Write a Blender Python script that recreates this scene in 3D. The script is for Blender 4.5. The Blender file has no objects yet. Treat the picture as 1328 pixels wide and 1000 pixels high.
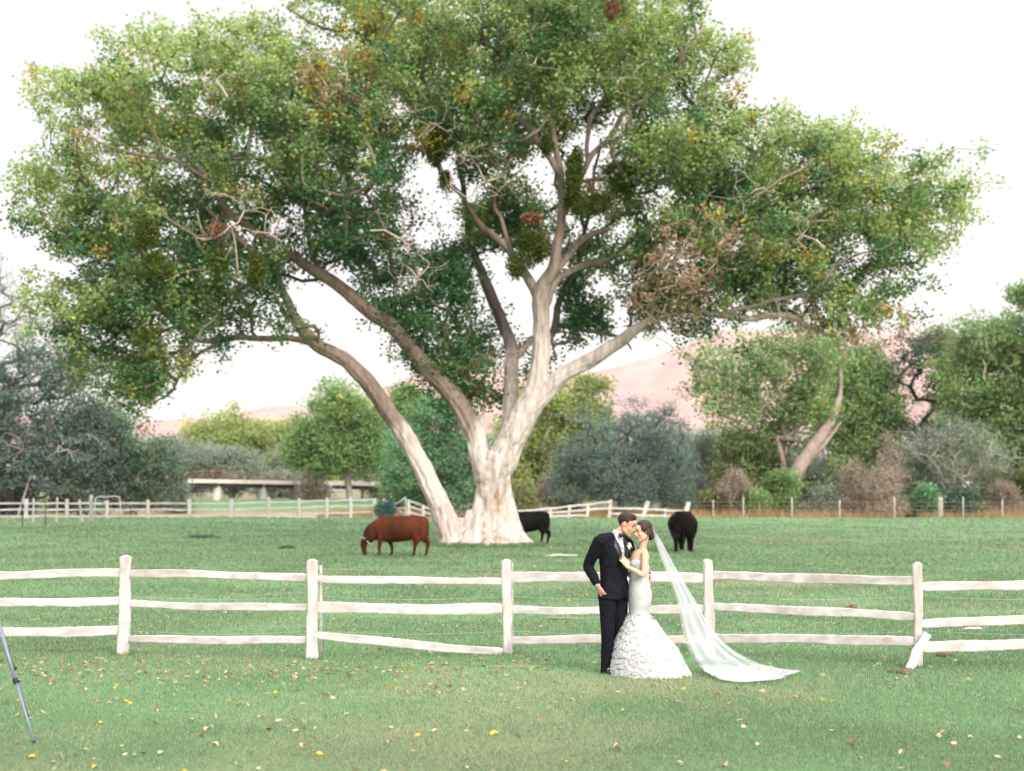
import bpy, math, random
import numpy as np
from math import radians as R
C = bpy.context.scene.collection
SC = bpy.context.scene
# ---------------------------------------------------------------- camera, sky, sun
F = 1928.0; PITCH = math.atan(166 / F); EYE = 1.8
cam = bpy.data.cameras.new('camera'); camo = bpy.data.objects.new('camera', cam); C.objects.link(camo)
camo.location = (0, 0, EYE); camo.rotation_euler = (R(90) + PITCH, 0, 0)
cam.sensor_width = 36; cam.lens = F / 1328 * 36; cam.clip_end = 30000; cam.clip_start = .1
cam.dof.use_dof = True; cam.dof.focus_distance = 17.3; cam.dof.aperture_fstop = 1.6
SC.camera = camo
SUN_EL, SUN_AZ = 30, 150          # azimuth clockwise from +Y (behind the camera, to the right)
w = bpy.data.worlds.new('World'); SC.world = w; w.use_nodes = True
nt = w.node_tree; bg = nt.nodes['Background']
sky = nt.nodes.new('ShaderNodeTexSky'); sky.sky_type = 'NISHITA'; sky.sun_disc = False
sky.sun_elevation = R(SUN_EL); sky.sun_rotation = R(SUN_AZ)
sky.air_density = 1.0; sky.dust_density = 4.0; sky.ozone_density = .6; sky.altitude = 0
hs = nt.nodes.new('ShaderNodeHueSaturation'); hs.inputs['Saturation'].default_value = .4
nt.links.new(sky.outputs[0], hs.inputs['Color']); 
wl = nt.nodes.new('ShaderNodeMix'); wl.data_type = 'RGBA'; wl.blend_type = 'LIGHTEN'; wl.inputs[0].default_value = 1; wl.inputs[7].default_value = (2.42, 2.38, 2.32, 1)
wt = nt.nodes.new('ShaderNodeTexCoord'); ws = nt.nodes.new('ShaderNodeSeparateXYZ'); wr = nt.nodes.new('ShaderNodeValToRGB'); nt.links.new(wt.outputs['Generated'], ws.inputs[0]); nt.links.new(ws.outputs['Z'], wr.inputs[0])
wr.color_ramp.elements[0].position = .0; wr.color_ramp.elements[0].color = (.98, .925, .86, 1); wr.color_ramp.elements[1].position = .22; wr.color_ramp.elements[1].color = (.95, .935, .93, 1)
for ps, cl in ((.37, (.95, .94, .94, 1)), (.62, (3.3, 3.27, 3.25, 1))): e_ = wr.color_ramp.elements.new(ps); e_.color = cl  # overhead sky, out of frame, boosted to add ambient light
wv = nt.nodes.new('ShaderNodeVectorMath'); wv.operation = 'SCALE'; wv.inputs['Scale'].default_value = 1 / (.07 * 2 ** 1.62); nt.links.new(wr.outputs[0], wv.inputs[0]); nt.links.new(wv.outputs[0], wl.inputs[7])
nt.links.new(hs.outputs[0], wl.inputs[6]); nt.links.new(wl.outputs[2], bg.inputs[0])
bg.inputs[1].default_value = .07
sl = bpy.data.lights.new('sun', 'SUN'); so = bpy.data.objects.new('sun', sl); C.objects.link(so)
sl.energy = .75; sl.angle = R(20); sl.color = (1, .91, .83)
so.rotation_euler = (R(90 - SUN_EL), 0, R(180 - SUN_AZ))
so.location = (0, 0, 60)
SC.view_settings.view_transform = 'Standard'; SC.view_settings.look = 'None'
SC.view_settings.exposure = 1.62; SC.view_settings.gamma = 1
SC.cycles.max_bounces = 6; SC.cycles.volume_bounces = 2; SC.cycles.transparent_max_bounces = 12
SC.cycles.use_adaptive_sampling = True
HAZE = True

# ---------------------------------------------------------------- helpers
def P(px, py, D):
    x = (px - 664) / F; u = (500 - py) / F
    d = np.array([x, math.cos(PITCH) - u * math.sin(PITCH), math.sin(PITCH) + u * math.cos(PITCH)])
    return np.array([0, 0, EYE]) + d * (D / d[1])
GY = [-3000, 0, 19, 30, 48, 52, 58, 75, 96, 103, 112, 150, 180, 300, 700, 1500, 2500, 20000]
GZ = [0, 0, 0, .1, .35, .42, .58, 1.02, 1.5, 1.56, 1.6, 3.0, 3.55, 5, 12, 22, 40, 60]
def gz(x, y):
    z = np.interp(y, GY, GZ)
    x = np.asarray(x, float); y = np.asarray(y, float)
    z = z + .018 * np.sin(x * .9 + 1.3 * np.sin(y * .31)) * np.sin(y * .7 + x * .23) + .03 * np.sin(x * .21 + 2) * np.sin(y * .17)
    return z
def G(px, py, lo=6, hi=140):
    for D in np.arange(lo, hi, .1):
        p = P(px, py, D)
        if p[2] <= gz(p[0], p[1]): break
    return np.array([p[0], p[1], float(gz(p[0], p[1]))])
def hash3(i, j, k, s=0):
    n = (i.astype(np.int64) * 73856093) ^ (j.astype(np.int64) * 19349663) ^ (k.astype(np.int64) * 83492791) ^ (s * 2654435)
    n = (n ^ (n >> 13)) * 1274126177 & 0xffffffff
    n = (n ^ (n >> 16)) & 0xffffff
    return n / 0xffffff
def vnoise(p, s=0):
    f = np.floor(p).astype(np.int64); t = p - f; t = t * t * (3 - 2 * t)
    r = 0
    for a in (0, 1):
        for b in (0, 1):
            for c in (0, 1):
                wgt = (t[..., 0] if a else 1 - t[..., 0]) * (t[..., 1] if b else 1 - t[..., 1]) * (t[..., 2] if c else 1 - t[..., 2])
                r = r + wgt * hash3(f[..., 0] + a, f[..., 1] + b, f[..., 2] + c, s)
    return r
def fbm(p, o=4, s=0):
    r = 0; a = .5
    for k in range(o): r = r + a * vnoise(p * 2 ** k, s + k); a *= .5
    return r
def np3(x, y, z=0.):
    x, y = np.broadcast_arrays(np.asarray(x, float), np.asarray(y, float))
    return np.stack([x, y, np.full(x.shape, z)], -1)

def mesh(name, V, Fa, smooth=False, attrs=None):
    V = np.asarray(V, np.float32).reshape(-1, 3)
    me = bpy.data.meshes.new(name)
    if isinstance(Fa, np.ndarray): groups = [Fa]
    elif len(Fa) and isinstance(Fa[0], np.ndarray) and Fa[0].ndim == 2: groups = Fa
    else:
        d = {}
        for f in Fa: d.setdefault(len(f), []).append(f)
        groups = [np.array(v, np.int32) for v in d.values()]
    groups = [g for g in groups if len(g)]
    me.vertices.add(len(V)); me.vertices.foreach_set('co', V.ravel())
    nl = sum(g.size for g in groups); nf = sum(len(g) for g in groups)
    me.loops.add(nl); me.polygons.add(nf)
    me.loops.foreach_set('vertex_index', np.concatenate([g.ravel() for g in groups]).astype(np.int32))
    ls = []; o = 0
    for g in groups:
        ls.append(o + np.arange(len(g)) * g.shape[1]); o += g.size
    me.polygons.foreach_set('loop_start', np.concatenate(ls).astype(np.int32))
    me.update(calc_edges=True)
    me.polygons.foreach_set('use_smooth', np.full(nf, smooth))
    for k, (dom, arr) in (attrs or {}).items():
        arr = np.asarray(arr, np.float32)
        if arr.ndim == 2:
            a = me.attributes.new(k, 'FLOAT_COLOR', dom)
            a.data.foreach_set('color', np.concatenate([arr[:, :3], np.ones((len(arr), 1))], 1).astype(np.float32).ravel())
        else:
            a = me.attributes.new(k, 'FLOAT', dom); a.data.foreach_set('value', arr)
    return me
def obj(name, me, mt=None, parent=None):
    o = bpy.data.objects.new(name, me); C.objects.link(o)
    if mt is not None and me is not None: me.materials.clear(); me.materials.append(mt)
    if parent is not None: o.parent = parent
    return o
def tag(o, label=None, cat=None, group=None, kind=None):
    if label: o['label'] = label
    if cat: o['category'] = cat
    if group: o['group'] = group
    if kind: o['kind'] = kind
    return o
def thing(name, loc, label, cat, group=None, rz=0):
    o = bpy.data.objects.new(name, None); o.empty_display_size = .2; C.objects.link(o)
    o.location = [float(v) for v in loc]; o.rotation_euler = (0, 0, rz)
    return tag(o, label, cat, group)

def frame(d, ref):
    d = d / (np.linalg.norm(d) + 1e-12)
    a = ref - d * np.dot(ref, d); n = np.linalg.norm(a)
    if n < 1e-4: a = np.cross(d, [1, .3, 0]); n = np.linalg.norm(a)
    a = a / n
    return a, np.cross(d, a)
def sweep(pts, rad, seg=12, ref=(0, -1, 0), cap=True, squash=None):
    """tube; rad scalar or (ra, rb): ra along ref, rb across"""
    pts = [np.asarray(p, float) for p in pts]; n = len(pts); V = []; Fa = []
    ref = np.asarray(ref, float); th = np.arange(seg) * 2 * math.pi / seg
    for i in range(n):
        d = pts[min(i + 1, n - 1)] - pts[max(i - 1, 0)]
        a, b = frame(d, ref)
        r = rad[i] if hasattr(rad, '__len__') else rad
        ra, rb = (r if hasattr(r, '__len__') else (r, r))
        V.append(pts[i] + np.outer(np.cos(th), a) * ra + np.outer(np.sin(th), b) * rb)
    V = np.concatenate(V)
    i0 = np.arange(seg); i1 = (i0 + 1) % seg
    for k in range(n - 1):
        Fa += [list(q) for q in np.stack([k * seg + i0, k * seg + i1, (k + 1) * seg + i1, (k + 1) * seg + i0], 1)]
    if cap:
        Fa.append([int(q) for q in i0[::-1]]); Fa.append([int(q) for q in (n - 1) * seg + i0])
    return V, Fa
def smooth_path(pts, rad, k=4):
    pts = np.asarray(pts, float); n = len(pts)
    rad = np.asarray(rad, float)
    out = []; ro = []
    for i in range(n - 1):
        p0, p1, p2, p3 = pts[max(i - 1, 0)], pts[i], pts[i + 1], pts[min(i + 2, n - 1)]
        for j in range(k):
            t = j / k
            out.append(.5 * ((2 * p1) + (p2 - p0) * t + (2 * p0 - 5 * p1 + 4 * p2 - p3) * t * t + (-p0 + 3 * p1 - 3 * p2 + p3) * t ** 3))
            ro.append(rad[i] * (1 - t) + rad[i + 1] * t)
    out.append(pts[-1]); ro.append(rad[-1])
    return np.array(out), np.array(ro)
def st(pts, rad, seg=12, ref=(0, -1, 0), k=4, cap=True):
    a, b = smooth_path(pts, rad, k); return sweep(a, b, seg, ref, cap)
def ball(c, r, ax=None, seg=16, rings=10):
    """ellipsoid, ax = 3x3 rows axes"""
    c = np.asarray(c, float); r = np.broadcast_to(np.asarray(r, float), (3,)); V = []; Fa = []
    for i in range(1, rings):
        ph = math.pi * i / rings
        for j in range(seg):
            t = 2 * math.pi * j / seg
            V.append([math.sin(ph) * math.cos(t), math.sin(ph) * math.sin(t), math.cos(ph)])
    V.append([0, 0, 1]); V.append([0, 0, -1]); V = np.array(V) * r
    if ax is not None: V = V @ np.asarray(ax, float)
    for i in range(rings - 2):
        for j in range(seg):
            Fa.append([i * seg + j, (i + 1) * seg + j, (i + 1) * seg + (j + 1) % seg, i * seg + (j + 1) % seg])
    T = (rings - 1) * seg
    for j in range(seg):
        Fa.append([T, j, (j + 1) % seg]); Fa.append([T + 1, (rings - 2) * seg + (j + 1) % seg, (rings - 2) * seg + j])
    return V + c, Fa
def box(c, s, ax=None):
    V = np.array([[x, y, z] for x in (-.5, .5) for y in (-.5, .5) for z in (-.5, .5)]) * np.asarray(s, float)
    if ax is not None: V = V @ np.asarray(ax, float)
    return V + np.asarray(c, float), [[0, 1, 3, 2], [4, 6, 7, 5], [0, 4, 5, 1], [2, 3, 7, 6], [0, 2, 6, 4], [1, 5, 7, 3]]
def merge(parts):
    V = []; Fa = []; o = 0
    for v, f in parts:
        V.append(v); Fa += [[int(q) + o for q in g] for g in f]; o += len(v)
    return np.concatenate(V), Fa
def me_of(name, parts, smooth=True):
    V, Fa = merge(parts); return mesh(name, V, Fa, smooth)
def fuse(name, parts, voxel, sm=3, fac=.5):
    """one continuous surface from overlapping volumes"""
    me = me_of(name + '_raw', parts)
    o = bpy.data.objects.new('tmp', me); C.objects.link(o)
    m = o.modifiers.new('r', 'REMESH'); m.mode = 'VOXEL'; m.voxel_size = voxel; m.adaptivity = 0
    if sm:
        s = o.modifiers.new('s', 'SMOOTH'); s.factor = fac; s.iterations = sm
    dg = bpy.context.evaluated_depsgraph_get(); dg.update()
    out = bpy.data.meshes.new_from_object(o.evaluated_get(dg), depsgraph=dg)
    out.name = name
    bpy.data.objects.remove(o, do_unlink=True); bpy.data.meshes.remove(me)
    out.polygons.foreach_set('use_smooth', np.ones(len(out.polygons), bool))
    return out
def getv(me):
    a = np.empty(len(me.vertices) * 3, np.float32); me.vertices.foreach_get('co', a); return a.reshape(-1, 3).astype(float)
def setv(me, V):
    me.vertices.foreach_set('co', np.asarray(V, np.float32).ravel()); me.update()
def keep(me, fn):
    """drop the faces whose centre fails fn"""
    n = len(me.polygons); c = np.empty(n * 3, np.float32); me.polygons.foreach_get('center', c); c = c.reshape(-1, 3)
    k = fn(c.astype(float)); V = getv(me)
    Fa = [list(me.polygons[i].vertices) for i in np.nonzero(k)[0]]
    used = sorted({q for f in Fa for q in f}); mp = {q: i for i, q in enumerate(used)}
    return mesh(me.name, V[used], [[mp[q] for q in f] for f in Fa], True)

# ---------------------------------------------------------------- materials
def mat(name, col, rough=.7, var=None, vscale=4, bump=0, bscale=20, spec=.3, stretch=(1, 1, 1), attr=None, trans=0, sheen=0, detail=6, var2=None, v2scale=.5):
    m = bpy.data.materials.new(name); m.use_nodes = True; n = m.node_tree; b = n.nodes['Principled BSDF']
    b.inputs['Base Color'].default_value = (*col, 1); b.inputs['Roughness'].default_value = rough
    b.inputs['Specular IOR Level'].default_value = spec
    if sheen: b.inputs['Sheen Weight'].default_value = sheen
    tc = n.nodes.new('ShaderNodeTexCoord'); mp = n.nodes.new('ShaderNodeMapping'); mp.inputs['Scale'].default_value = stretch
    n.links.new(tc.outputs['Object'], mp.inputs[0])
    out = None
    if attr:
        a = n.nodes.new('ShaderNodeAttribute'); a.attribute_name = attr; out = a.outputs['Color']
    def mixin(out, var, sc, lo=.35, hi=.65):
        nz = n.nodes.new('ShaderNodeTexNoise'); nz.inputs['Scale'].default_value = sc; nz.inputs['Detail'].default_value = detail
        n.links.new(mp.outputs[0], nz.inputs['Vector'])
        mr = n.nodes.new('ShaderNodeMapRange'); mr.inputs[1].default_value = lo; mr.inputs[2].default_value = hi
        n.links.new(nz.outputs[0], mr.inputs[0])
        mx = n.nodes.new('ShaderNodeMix'); mx.data_type = 'RGBA'
        n.links.new(mr.outputs[0], mx.inputs[0])
        if out is None: mx.inputs[6].default_value = (*col, 1)
        else: n.links.new(out, mx.inputs[6])
        mx.inputs[7].default_value = (*var, 1)
        return mx.outputs[2]
    if var is not None: out = mixin(out, var, vscale)
    if var2 is not None: out = mixin(out, var2, v2scale, .5, .8)
    if out is not None: n.links.new(out, b.inputs['Base Color'])
    if bump:
        nz = n.nodes.new('ShaderNodeTexNoise'); nz.inputs['Scale'].default_value = bscale; nz.inputs['Detail'].default_value = 8
        n.links.new(mp.outputs[0], nz.inputs['Vector'])
        bp = n.nodes.new('ShaderNodeBump'); bp.inputs['Strength'].default_value = 1; bp.inputs['Distance'].default_value = bump
        n.links.new(nz.outputs[0], bp.inputs['Height']); n.links.new(bp.outputs[0], b.inputs['Normal'])
    if trans:
        tr = n.nodes.new('ShaderNodeBsdfTranslucent'); ms = n.nodes.new('ShaderNodeMixShader'); ms.inputs[0].default_value = trans
        if out is not None: n.links.new(out, tr.inputs[0])
        else: tr.inputs[0].default_value = (*col, 1)
        n.links.new(b.outputs[0], ms.inputs[1]); n.links.new(tr.outputs[0], ms.inputs[2])
        n.links.new(ms.outputs[0], n.nodes['Material Output'].inputs[0])
    return m
M = {
 'leaf': mat('leaf', (.1, .15, .06), .5, attr='lc', trans=.45, spec=.35),
 'bark': mat('bark', (.3, .25, .2), .9, var=(.5, .42, .34), vscale=5, bump=.03, bscale=7, stretch=(1, 1, .35), spec=.1),
 'barkmain': mat('barkmain', (.5, .4, .35), .9, attr='bc', bump=.045, bscale=9, stretch=(1, 1, .22), spec=.1, var=None),
 'twig': mat('twig', (.2, .155, .125), .9, var=(.12, .09, .07), vscale=2, spec=.1),
 'palewood': mat('palewood', (.55, .52, .51), .75, var=(.38, .345, .335), vscale=11, bump=.006, bscale=14, stretch=(.35, 1, 1), spec=.2, var2=(.31, .25, .21), v2scale=2.2),
 'palepost': mat('palepost', (.55, .52, .51), .75, var=(.38, .345, .335), vscale=11, bump=.006, bscale=14, stretch=(1, 1, .3), spec=.2, var2=(.33, .27, .23), v2scale=2.6),
 'steel': mat('steel', (.45, .46, .46), .5, spec=.5),
 'rust': mat('rust', (.27, .14, .10), .8, var=(.19, .12, .09)),
 'concrete': mat('concrete', (.62, .6, .56), .85, var=(.5, .47, .43), vscale=.6, bump=.01),
 'girder': mat('girder', (.1, .07, .055), .8),
}
# ---------------------------------------------------------------- terrain
def dryness(x, y):
    x = np.asarray(x, float); y = np.asarray(y, float)
    d = fbm(np3(x * .16 + 3, y * .22, 1.3), 4, 7) + .35 * fbm(np3(x * 1.1, y * .8, 4), 4, 11) - .72
    d = d * 2.6
    def g(cx, cy, sx, sy, a): return a * np.exp(-((x - cx) / sx) ** 2 - ((y - cy) / sy) ** 2)
    d = d + g(2.2, 16.2, 3.2, 1.8, .35) + g(8, 36, 7, 3.5, .35) + g(14, 62, 12, 6, .45) + g(14, 27, 10, 3, .25) + g(-4.2, 17, 3.5, 1.2, .25)
    d = d - g(5.5, 13.2, 2.2, 1.6, .5) - g(-4.5, 14.5, 3, 1.5, .3) - g(-20, 70, 26, 16, .3) + g(-.5, 12.5, 1.6, 1.4, .22)
    return np.clip(d, 0, 1)
def grasscol(x, y):
    d = dryness(x, y)[..., None]
    n = fbm(np3(np.asarray(x) * .5, np.asarray(y) * .5, 9), 3, 21)[..., None]
    g = np.array([.128, .24, .122]) * (.75 + .6 * n) + np.array([.018, 0, .002])
    dr = np.array([.27, .30, .18]) * (.8 + .4 * n)
    return g * (1 - d) + dr * d
def build_ground():
    ys = np.concatenate([np.linspace(-60, 5, 14)[:-1], np.linspace(5, 40, 281)[:-1], np.linspace(40, 115, 301)[:-1], np.geomspace(115, 9000, 70)])
    xs = np.concatenate([-np.geomspace(60, 9000, 26)[::-1], np.linspace(-45, -12, 110)[:-1], np.linspace(-12, 12, 200), np.linspace(12, 45, 110)[1:], np.geomspace(60, 9000, 26)])
    X, Y = np.meshgrid(xs, ys); Z = gz(X, Y)
    Z = Z + (fbm(np3(X * .8, Y * .8), 3, 3) - .45) * .05 * (Y > 23) * (Y < 112)
    V = np.stack([X, Y, Z], -1).reshape(-1, 3); ny, nx = X.shape
    i = np.arange(ny - 1)[:, None] * nx + np.arange(nx - 1)[None]; i = i.ravel()
    Fq = np.stack([i, i + 1, i + nx + 1, i + nx], 1).astype(np.int32)
    col = grasscol(V[:, 0], V[:, 1]) * .85
    x, y = V[:, 0], V[:, 1]
    n = fbm(np3(x * .35, y * .35, 2), 4, 31)
    straw = np.array([.33, .21, .12]) * (.7 + .6 * n[:, None])
    brush = np.array([.2, .18, .11]) * (.7 + .6 * n[:, None])
    edge = 99.0 + 1.2 * (n - .45)
    k = np.clip((y - edge) / 1.2, 0, 1)[:, None]
    col = col * (1 - k) + straw * k
    k = np.clip((y - 113) / 6, 0, 1)[:, None]; col = col * (1 - k) + brush * k
    # pale dirt track and the green pasture beyond it on the left
    k = (np.clip(1 - abs(y - 103.5) / 4.5, 0, 1) ** .4 * (x < -8.5) * (y > 99.5))[:, None]; col = col * (1 - k) + np.array([.45, .38, .34]) * k
    k = (np.clip((y - 122) / 4, 0, 1) * np.clip((170 - y) / 5, 0, 1) * (x < -9))[:, None]
    col = col * (1 - k) + np.array([.09, .19, .085]) * k
    k = np.clip((y - 600) / 500, 0, 1)[:, None]; col = col * (1 - k) + np.array([.26, .2, .18]) * k
    m = bpy.data.materials.new('ground'); m.use_nodes = True; nn = m.node_tree; b = nn.nodes['Principled BSDF']
    b.inputs['Roughness'].default_value = .9; b.inputs['Specular IOR Level'].default_value = .1
    a = nn.nodes.new('ShaderNodeAttribute'); a.attribute_name = 'gc'
    tc = nn.nodes.new('ShaderNodeTexCoord')
    last = a.outputs['Color']
    for scx, det, lo, hi, c2, f in ((14, 8, .45, .75, (.045, .11, .05, 1), .45), (3, 8, .5, .72, (.2, .2, .11, 1), .38)):
        mp = nn.nodes.new('ShaderNodeMapping'); mp.inputs['Scale'].default_value = (1, .45, 1); nn.links.new(tc.outputs['Object'], mp.inputs[0])
        nz = nn.nodes.new('ShaderNodeTexNoise'); nz.inputs['Scale'].default_value = scx; nz.inputs['Detail'].default_value = det
        nn.links.new(mp.outputs[0], nz.inputs['Vector'])
        mr = nn.nodes.new('ShaderNodeMapRange'); mr.inputs[1].default_value = lo; mr.inputs[2].default_value = hi; mr.inputs[4].default_value = f
        nn.links.new(nz.outputs[0], mr.inputs[0])
        mx = nn.nodes.new('ShaderNodeMix'); mx.data_type = 'RGBA'; nn.links.new(mr.outputs[0], mx.inputs[0]); nn.links.new(last, mx.inputs[6]); mx.inputs[7].default_value = c2
        last = mx.outputs[2]
    nn.links.new(last, b.inputs['Base Color'])
    nz = nn.nodes.new('ShaderNodeTexNoise'); nz.inputs['Scale'].default_value = 9; nz.inputs['Detail'].default_value = 10
    nn.links.new(tc.outputs['Object'], nz.inputs['Vector'])
    bp = nn.nodes.new('ShaderNodeBump'); bp.inputs['Distance'].default_value = .06; nn.links.new(nz.outputs[0], bp.inputs['Height']); nn.links.new(bp.outputs[0], b.inputs['Normal'])
    o = obj('ground', mesh('ground', V, Fq, True, {'gc': ('POINT', col)}), m)
    tag(o, kind='structure')
build_ground()

def blades(name, n, rng, y0, y1, wpx, hm, hcap, wid=1.02, cf=None, lean=.45):
    """grass blades spread evenly over the picture, each at its own spot on the ground"""
    u = rng.random(n); y = 1 / (1 / y0 + u * (1 / y1 - 1 / y0))
    x = (rng.random(n) - .5) * wid * y * 1.04
    z = gz(x, y)
    s = y * wpx / F
    h = np.minimum(hm * y / 11, hcap) * (.5 + rng.random(n))
    a = rng.random(n) * 2 * np.pi; l = rng.random(n) * lean; b = rng.random(n) * 2 * np.pi
    base = np.stack([x, y, z - .004], -1)
    dx = np.stack([np.cos(a), np.sin(a), np.zeros(n)], -1) * (s * .5)[:, None]
    tip = base + np.stack([np.cos(b) * l * h * 1.3, np.sin(b) * l * h * 1.3, h], -1)
    V = np.stack([base - dx, base + dx, tip], 1).reshape(-1, 3)
    Fq = np.arange(3 * n).reshape(-1, 3).astype(np.int32)
    col = cf(x, y) * (.7 + .6 * rng.random((n, 1)))
    dry = (rng.random(n) < .07 + .3 * dryness(x, y)); col[dry] = np.array([.33, .32, .2]) * (.7 + .5 * rng.random((dry.sum(), 1)))
    return mesh(name, V, Fq, False, {'lc': ('FACE', col)})
rng = np.random.default_rng(5)
M['blade'] = mat('blade', (.1, .2, .1), .75, attr='lc', trans=.3, spec=.15)
tag(obj('lawn_grass', blades('lawn_grass', 640000, rng, 8.6, 30, 1.35, .022, .042, cf=grasscol), M['blade']),
    'short mown green grass with dry patches around the white fence', 'grass', kind='stuff')
tag(obj('pasture_grass', blades('pasture_grass', 270000, rng, 30, 98.5, 1.4, .016, .07, cf=grasscol, lean=1.6), M['blade']),
    'cropped green pasture grass where the cows graze', 'grass', kind='stuff')
def straw(x, y): return np.broadcast_to(np.array([.36, .24, .13]), x.shape + (3,)) * (.7 + .6 * fbm(np3(x * .6, y * .6), 3)[:, None])
def straw_mesh():
    r = np.random.default_rng(8); n = 26000
    x = np.where(r.random(n) < .75, r.uniform(-2, 42, n), r.uniform(-13, -6, n)); y = r.uniform(99.2, 112, n); z = gz(x, y)
    keepm = fbm(np3(x * .5, y * .5, 5), 3, 77) > .38; x, y, z = x[keepm], y[keepm], z[keepm]; n = len(x)
    h = r.uniform(.2, .75, n) * (.5 + fbm(np3(x * .3, y * .3, 7), 2)); a = r.random(n) * 6.28; l = r.normal(0, .25, (n, 2))
    base = np.stack([x, y, z], -1); dx = np.stack([np.cos(a), np.sin(a), 0 * a], -1) * .03
    tip = base + np.stack([l[:, 0] * h, l[:, 1] * h, h], -1)
    V = np.stack([base - dx, base + dx, tip], 1).reshape(-1, 3)
    return mesh('dry_grass', V, np.arange(3 * n).reshape(-1, 3).astype(np.int32), False, {'lc': ('FACE', straw(x, y))})
tag(obj('dry_grass', straw_mesh(), M['blade']), 'tall straw coloured dry grass along the far edge of the pasture', 'grass', kind='stuff')

# ---------------------------------------------------------------- mountains
def ridge(name, D, prof, depth, base_py, col, var, rough_amp, seed, label=None):
    """prof = silhouette [(px, py)], a real range with slopes facing us and away"""
    xs = np.linspace(-1100, 2500, 420); top = np.interp(xs, [p[0] for p in prof], [p[1] for p in prof])
    wx = (xs - 664) / F * D; zt = np.array([P(x, t, D)[2] for x, t in zip(xs, top)])
    zb = P(664, base_py, D)[2] - 8
    vs = np.linspace(-1, 1, 61); X, Vv = np.meshgrid(wx, vs); Zt = np.broadcast_to(zt, X.shape)
    Y = D + Vv * depth
    n1 = fbm(np3(X / depth * 2.2, Vv * 1.6, seed), 6, seed); ridg = abs(fbm(np3(X / depth * 4, Vv * .9, seed + 3), 5, seed + 9) - .47) * 2
    prof_v = np.clip(1 - abs(Vv), 0, 1) ** .85
    Z = zb + (Zt - zb) * prof_v * (1 - rough_amp * ridg * 2 * (1 - prof_v) - .0) + (Zt - zb) * rough_amp * (n1 - .47) * (1 - prof_v)
    Z = np.where(abs(Vv) > .99, zb - 30, Z)
    V = np.stack([X, Y, Z], -1).reshape(-1, 3); ny, nx = X.shape
    i = (np.arange(ny - 1)[:, None] * nx + np.arange(nx - 1)[None]).ravel()
    m = mat(name, col, .95, var=var, vscale=.009, spec=.05, detail=10, var2=tuple(c * .8 for c in col), v2scale=.02)
    return tag(obj(name, mesh(name, V, np.stack([i, i + 1, i + nx + 1, i + nx], 1).astype(np.int32), True), m), kind='structure')
ridge('mountains', 4200, [(-1100, 500), (-300, 520), (0, 540), (120, 545), (180, 548), (250, 550), (300, 537), (350, 527), (385, 526), (400, 534), (430, 528), (470, 512), (500, 500), (540, 486), (590, 470), (640, 480), (700, 492), (745, 488), (765, 484), (800, 476), (850, 462), (880, 452), (940, 428), (1000, 432), (1080, 428), (1180, 432), (1260, 455), (1330, 490), (1500, 500), (2500, 480)],
      700, 566, (.40, .24, .21), (.25, .165, .16), .75, 3)
ridge('foothills', 2300, [(-1100, 562), (150, 562), (240, 563), (400, 566), (700, 562), (880, 556), (960, 554), (1200, 556), (2500, 550)],
      300, 586, (.25, .19, .18), (.18, .15, .14), .3, 8)

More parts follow.
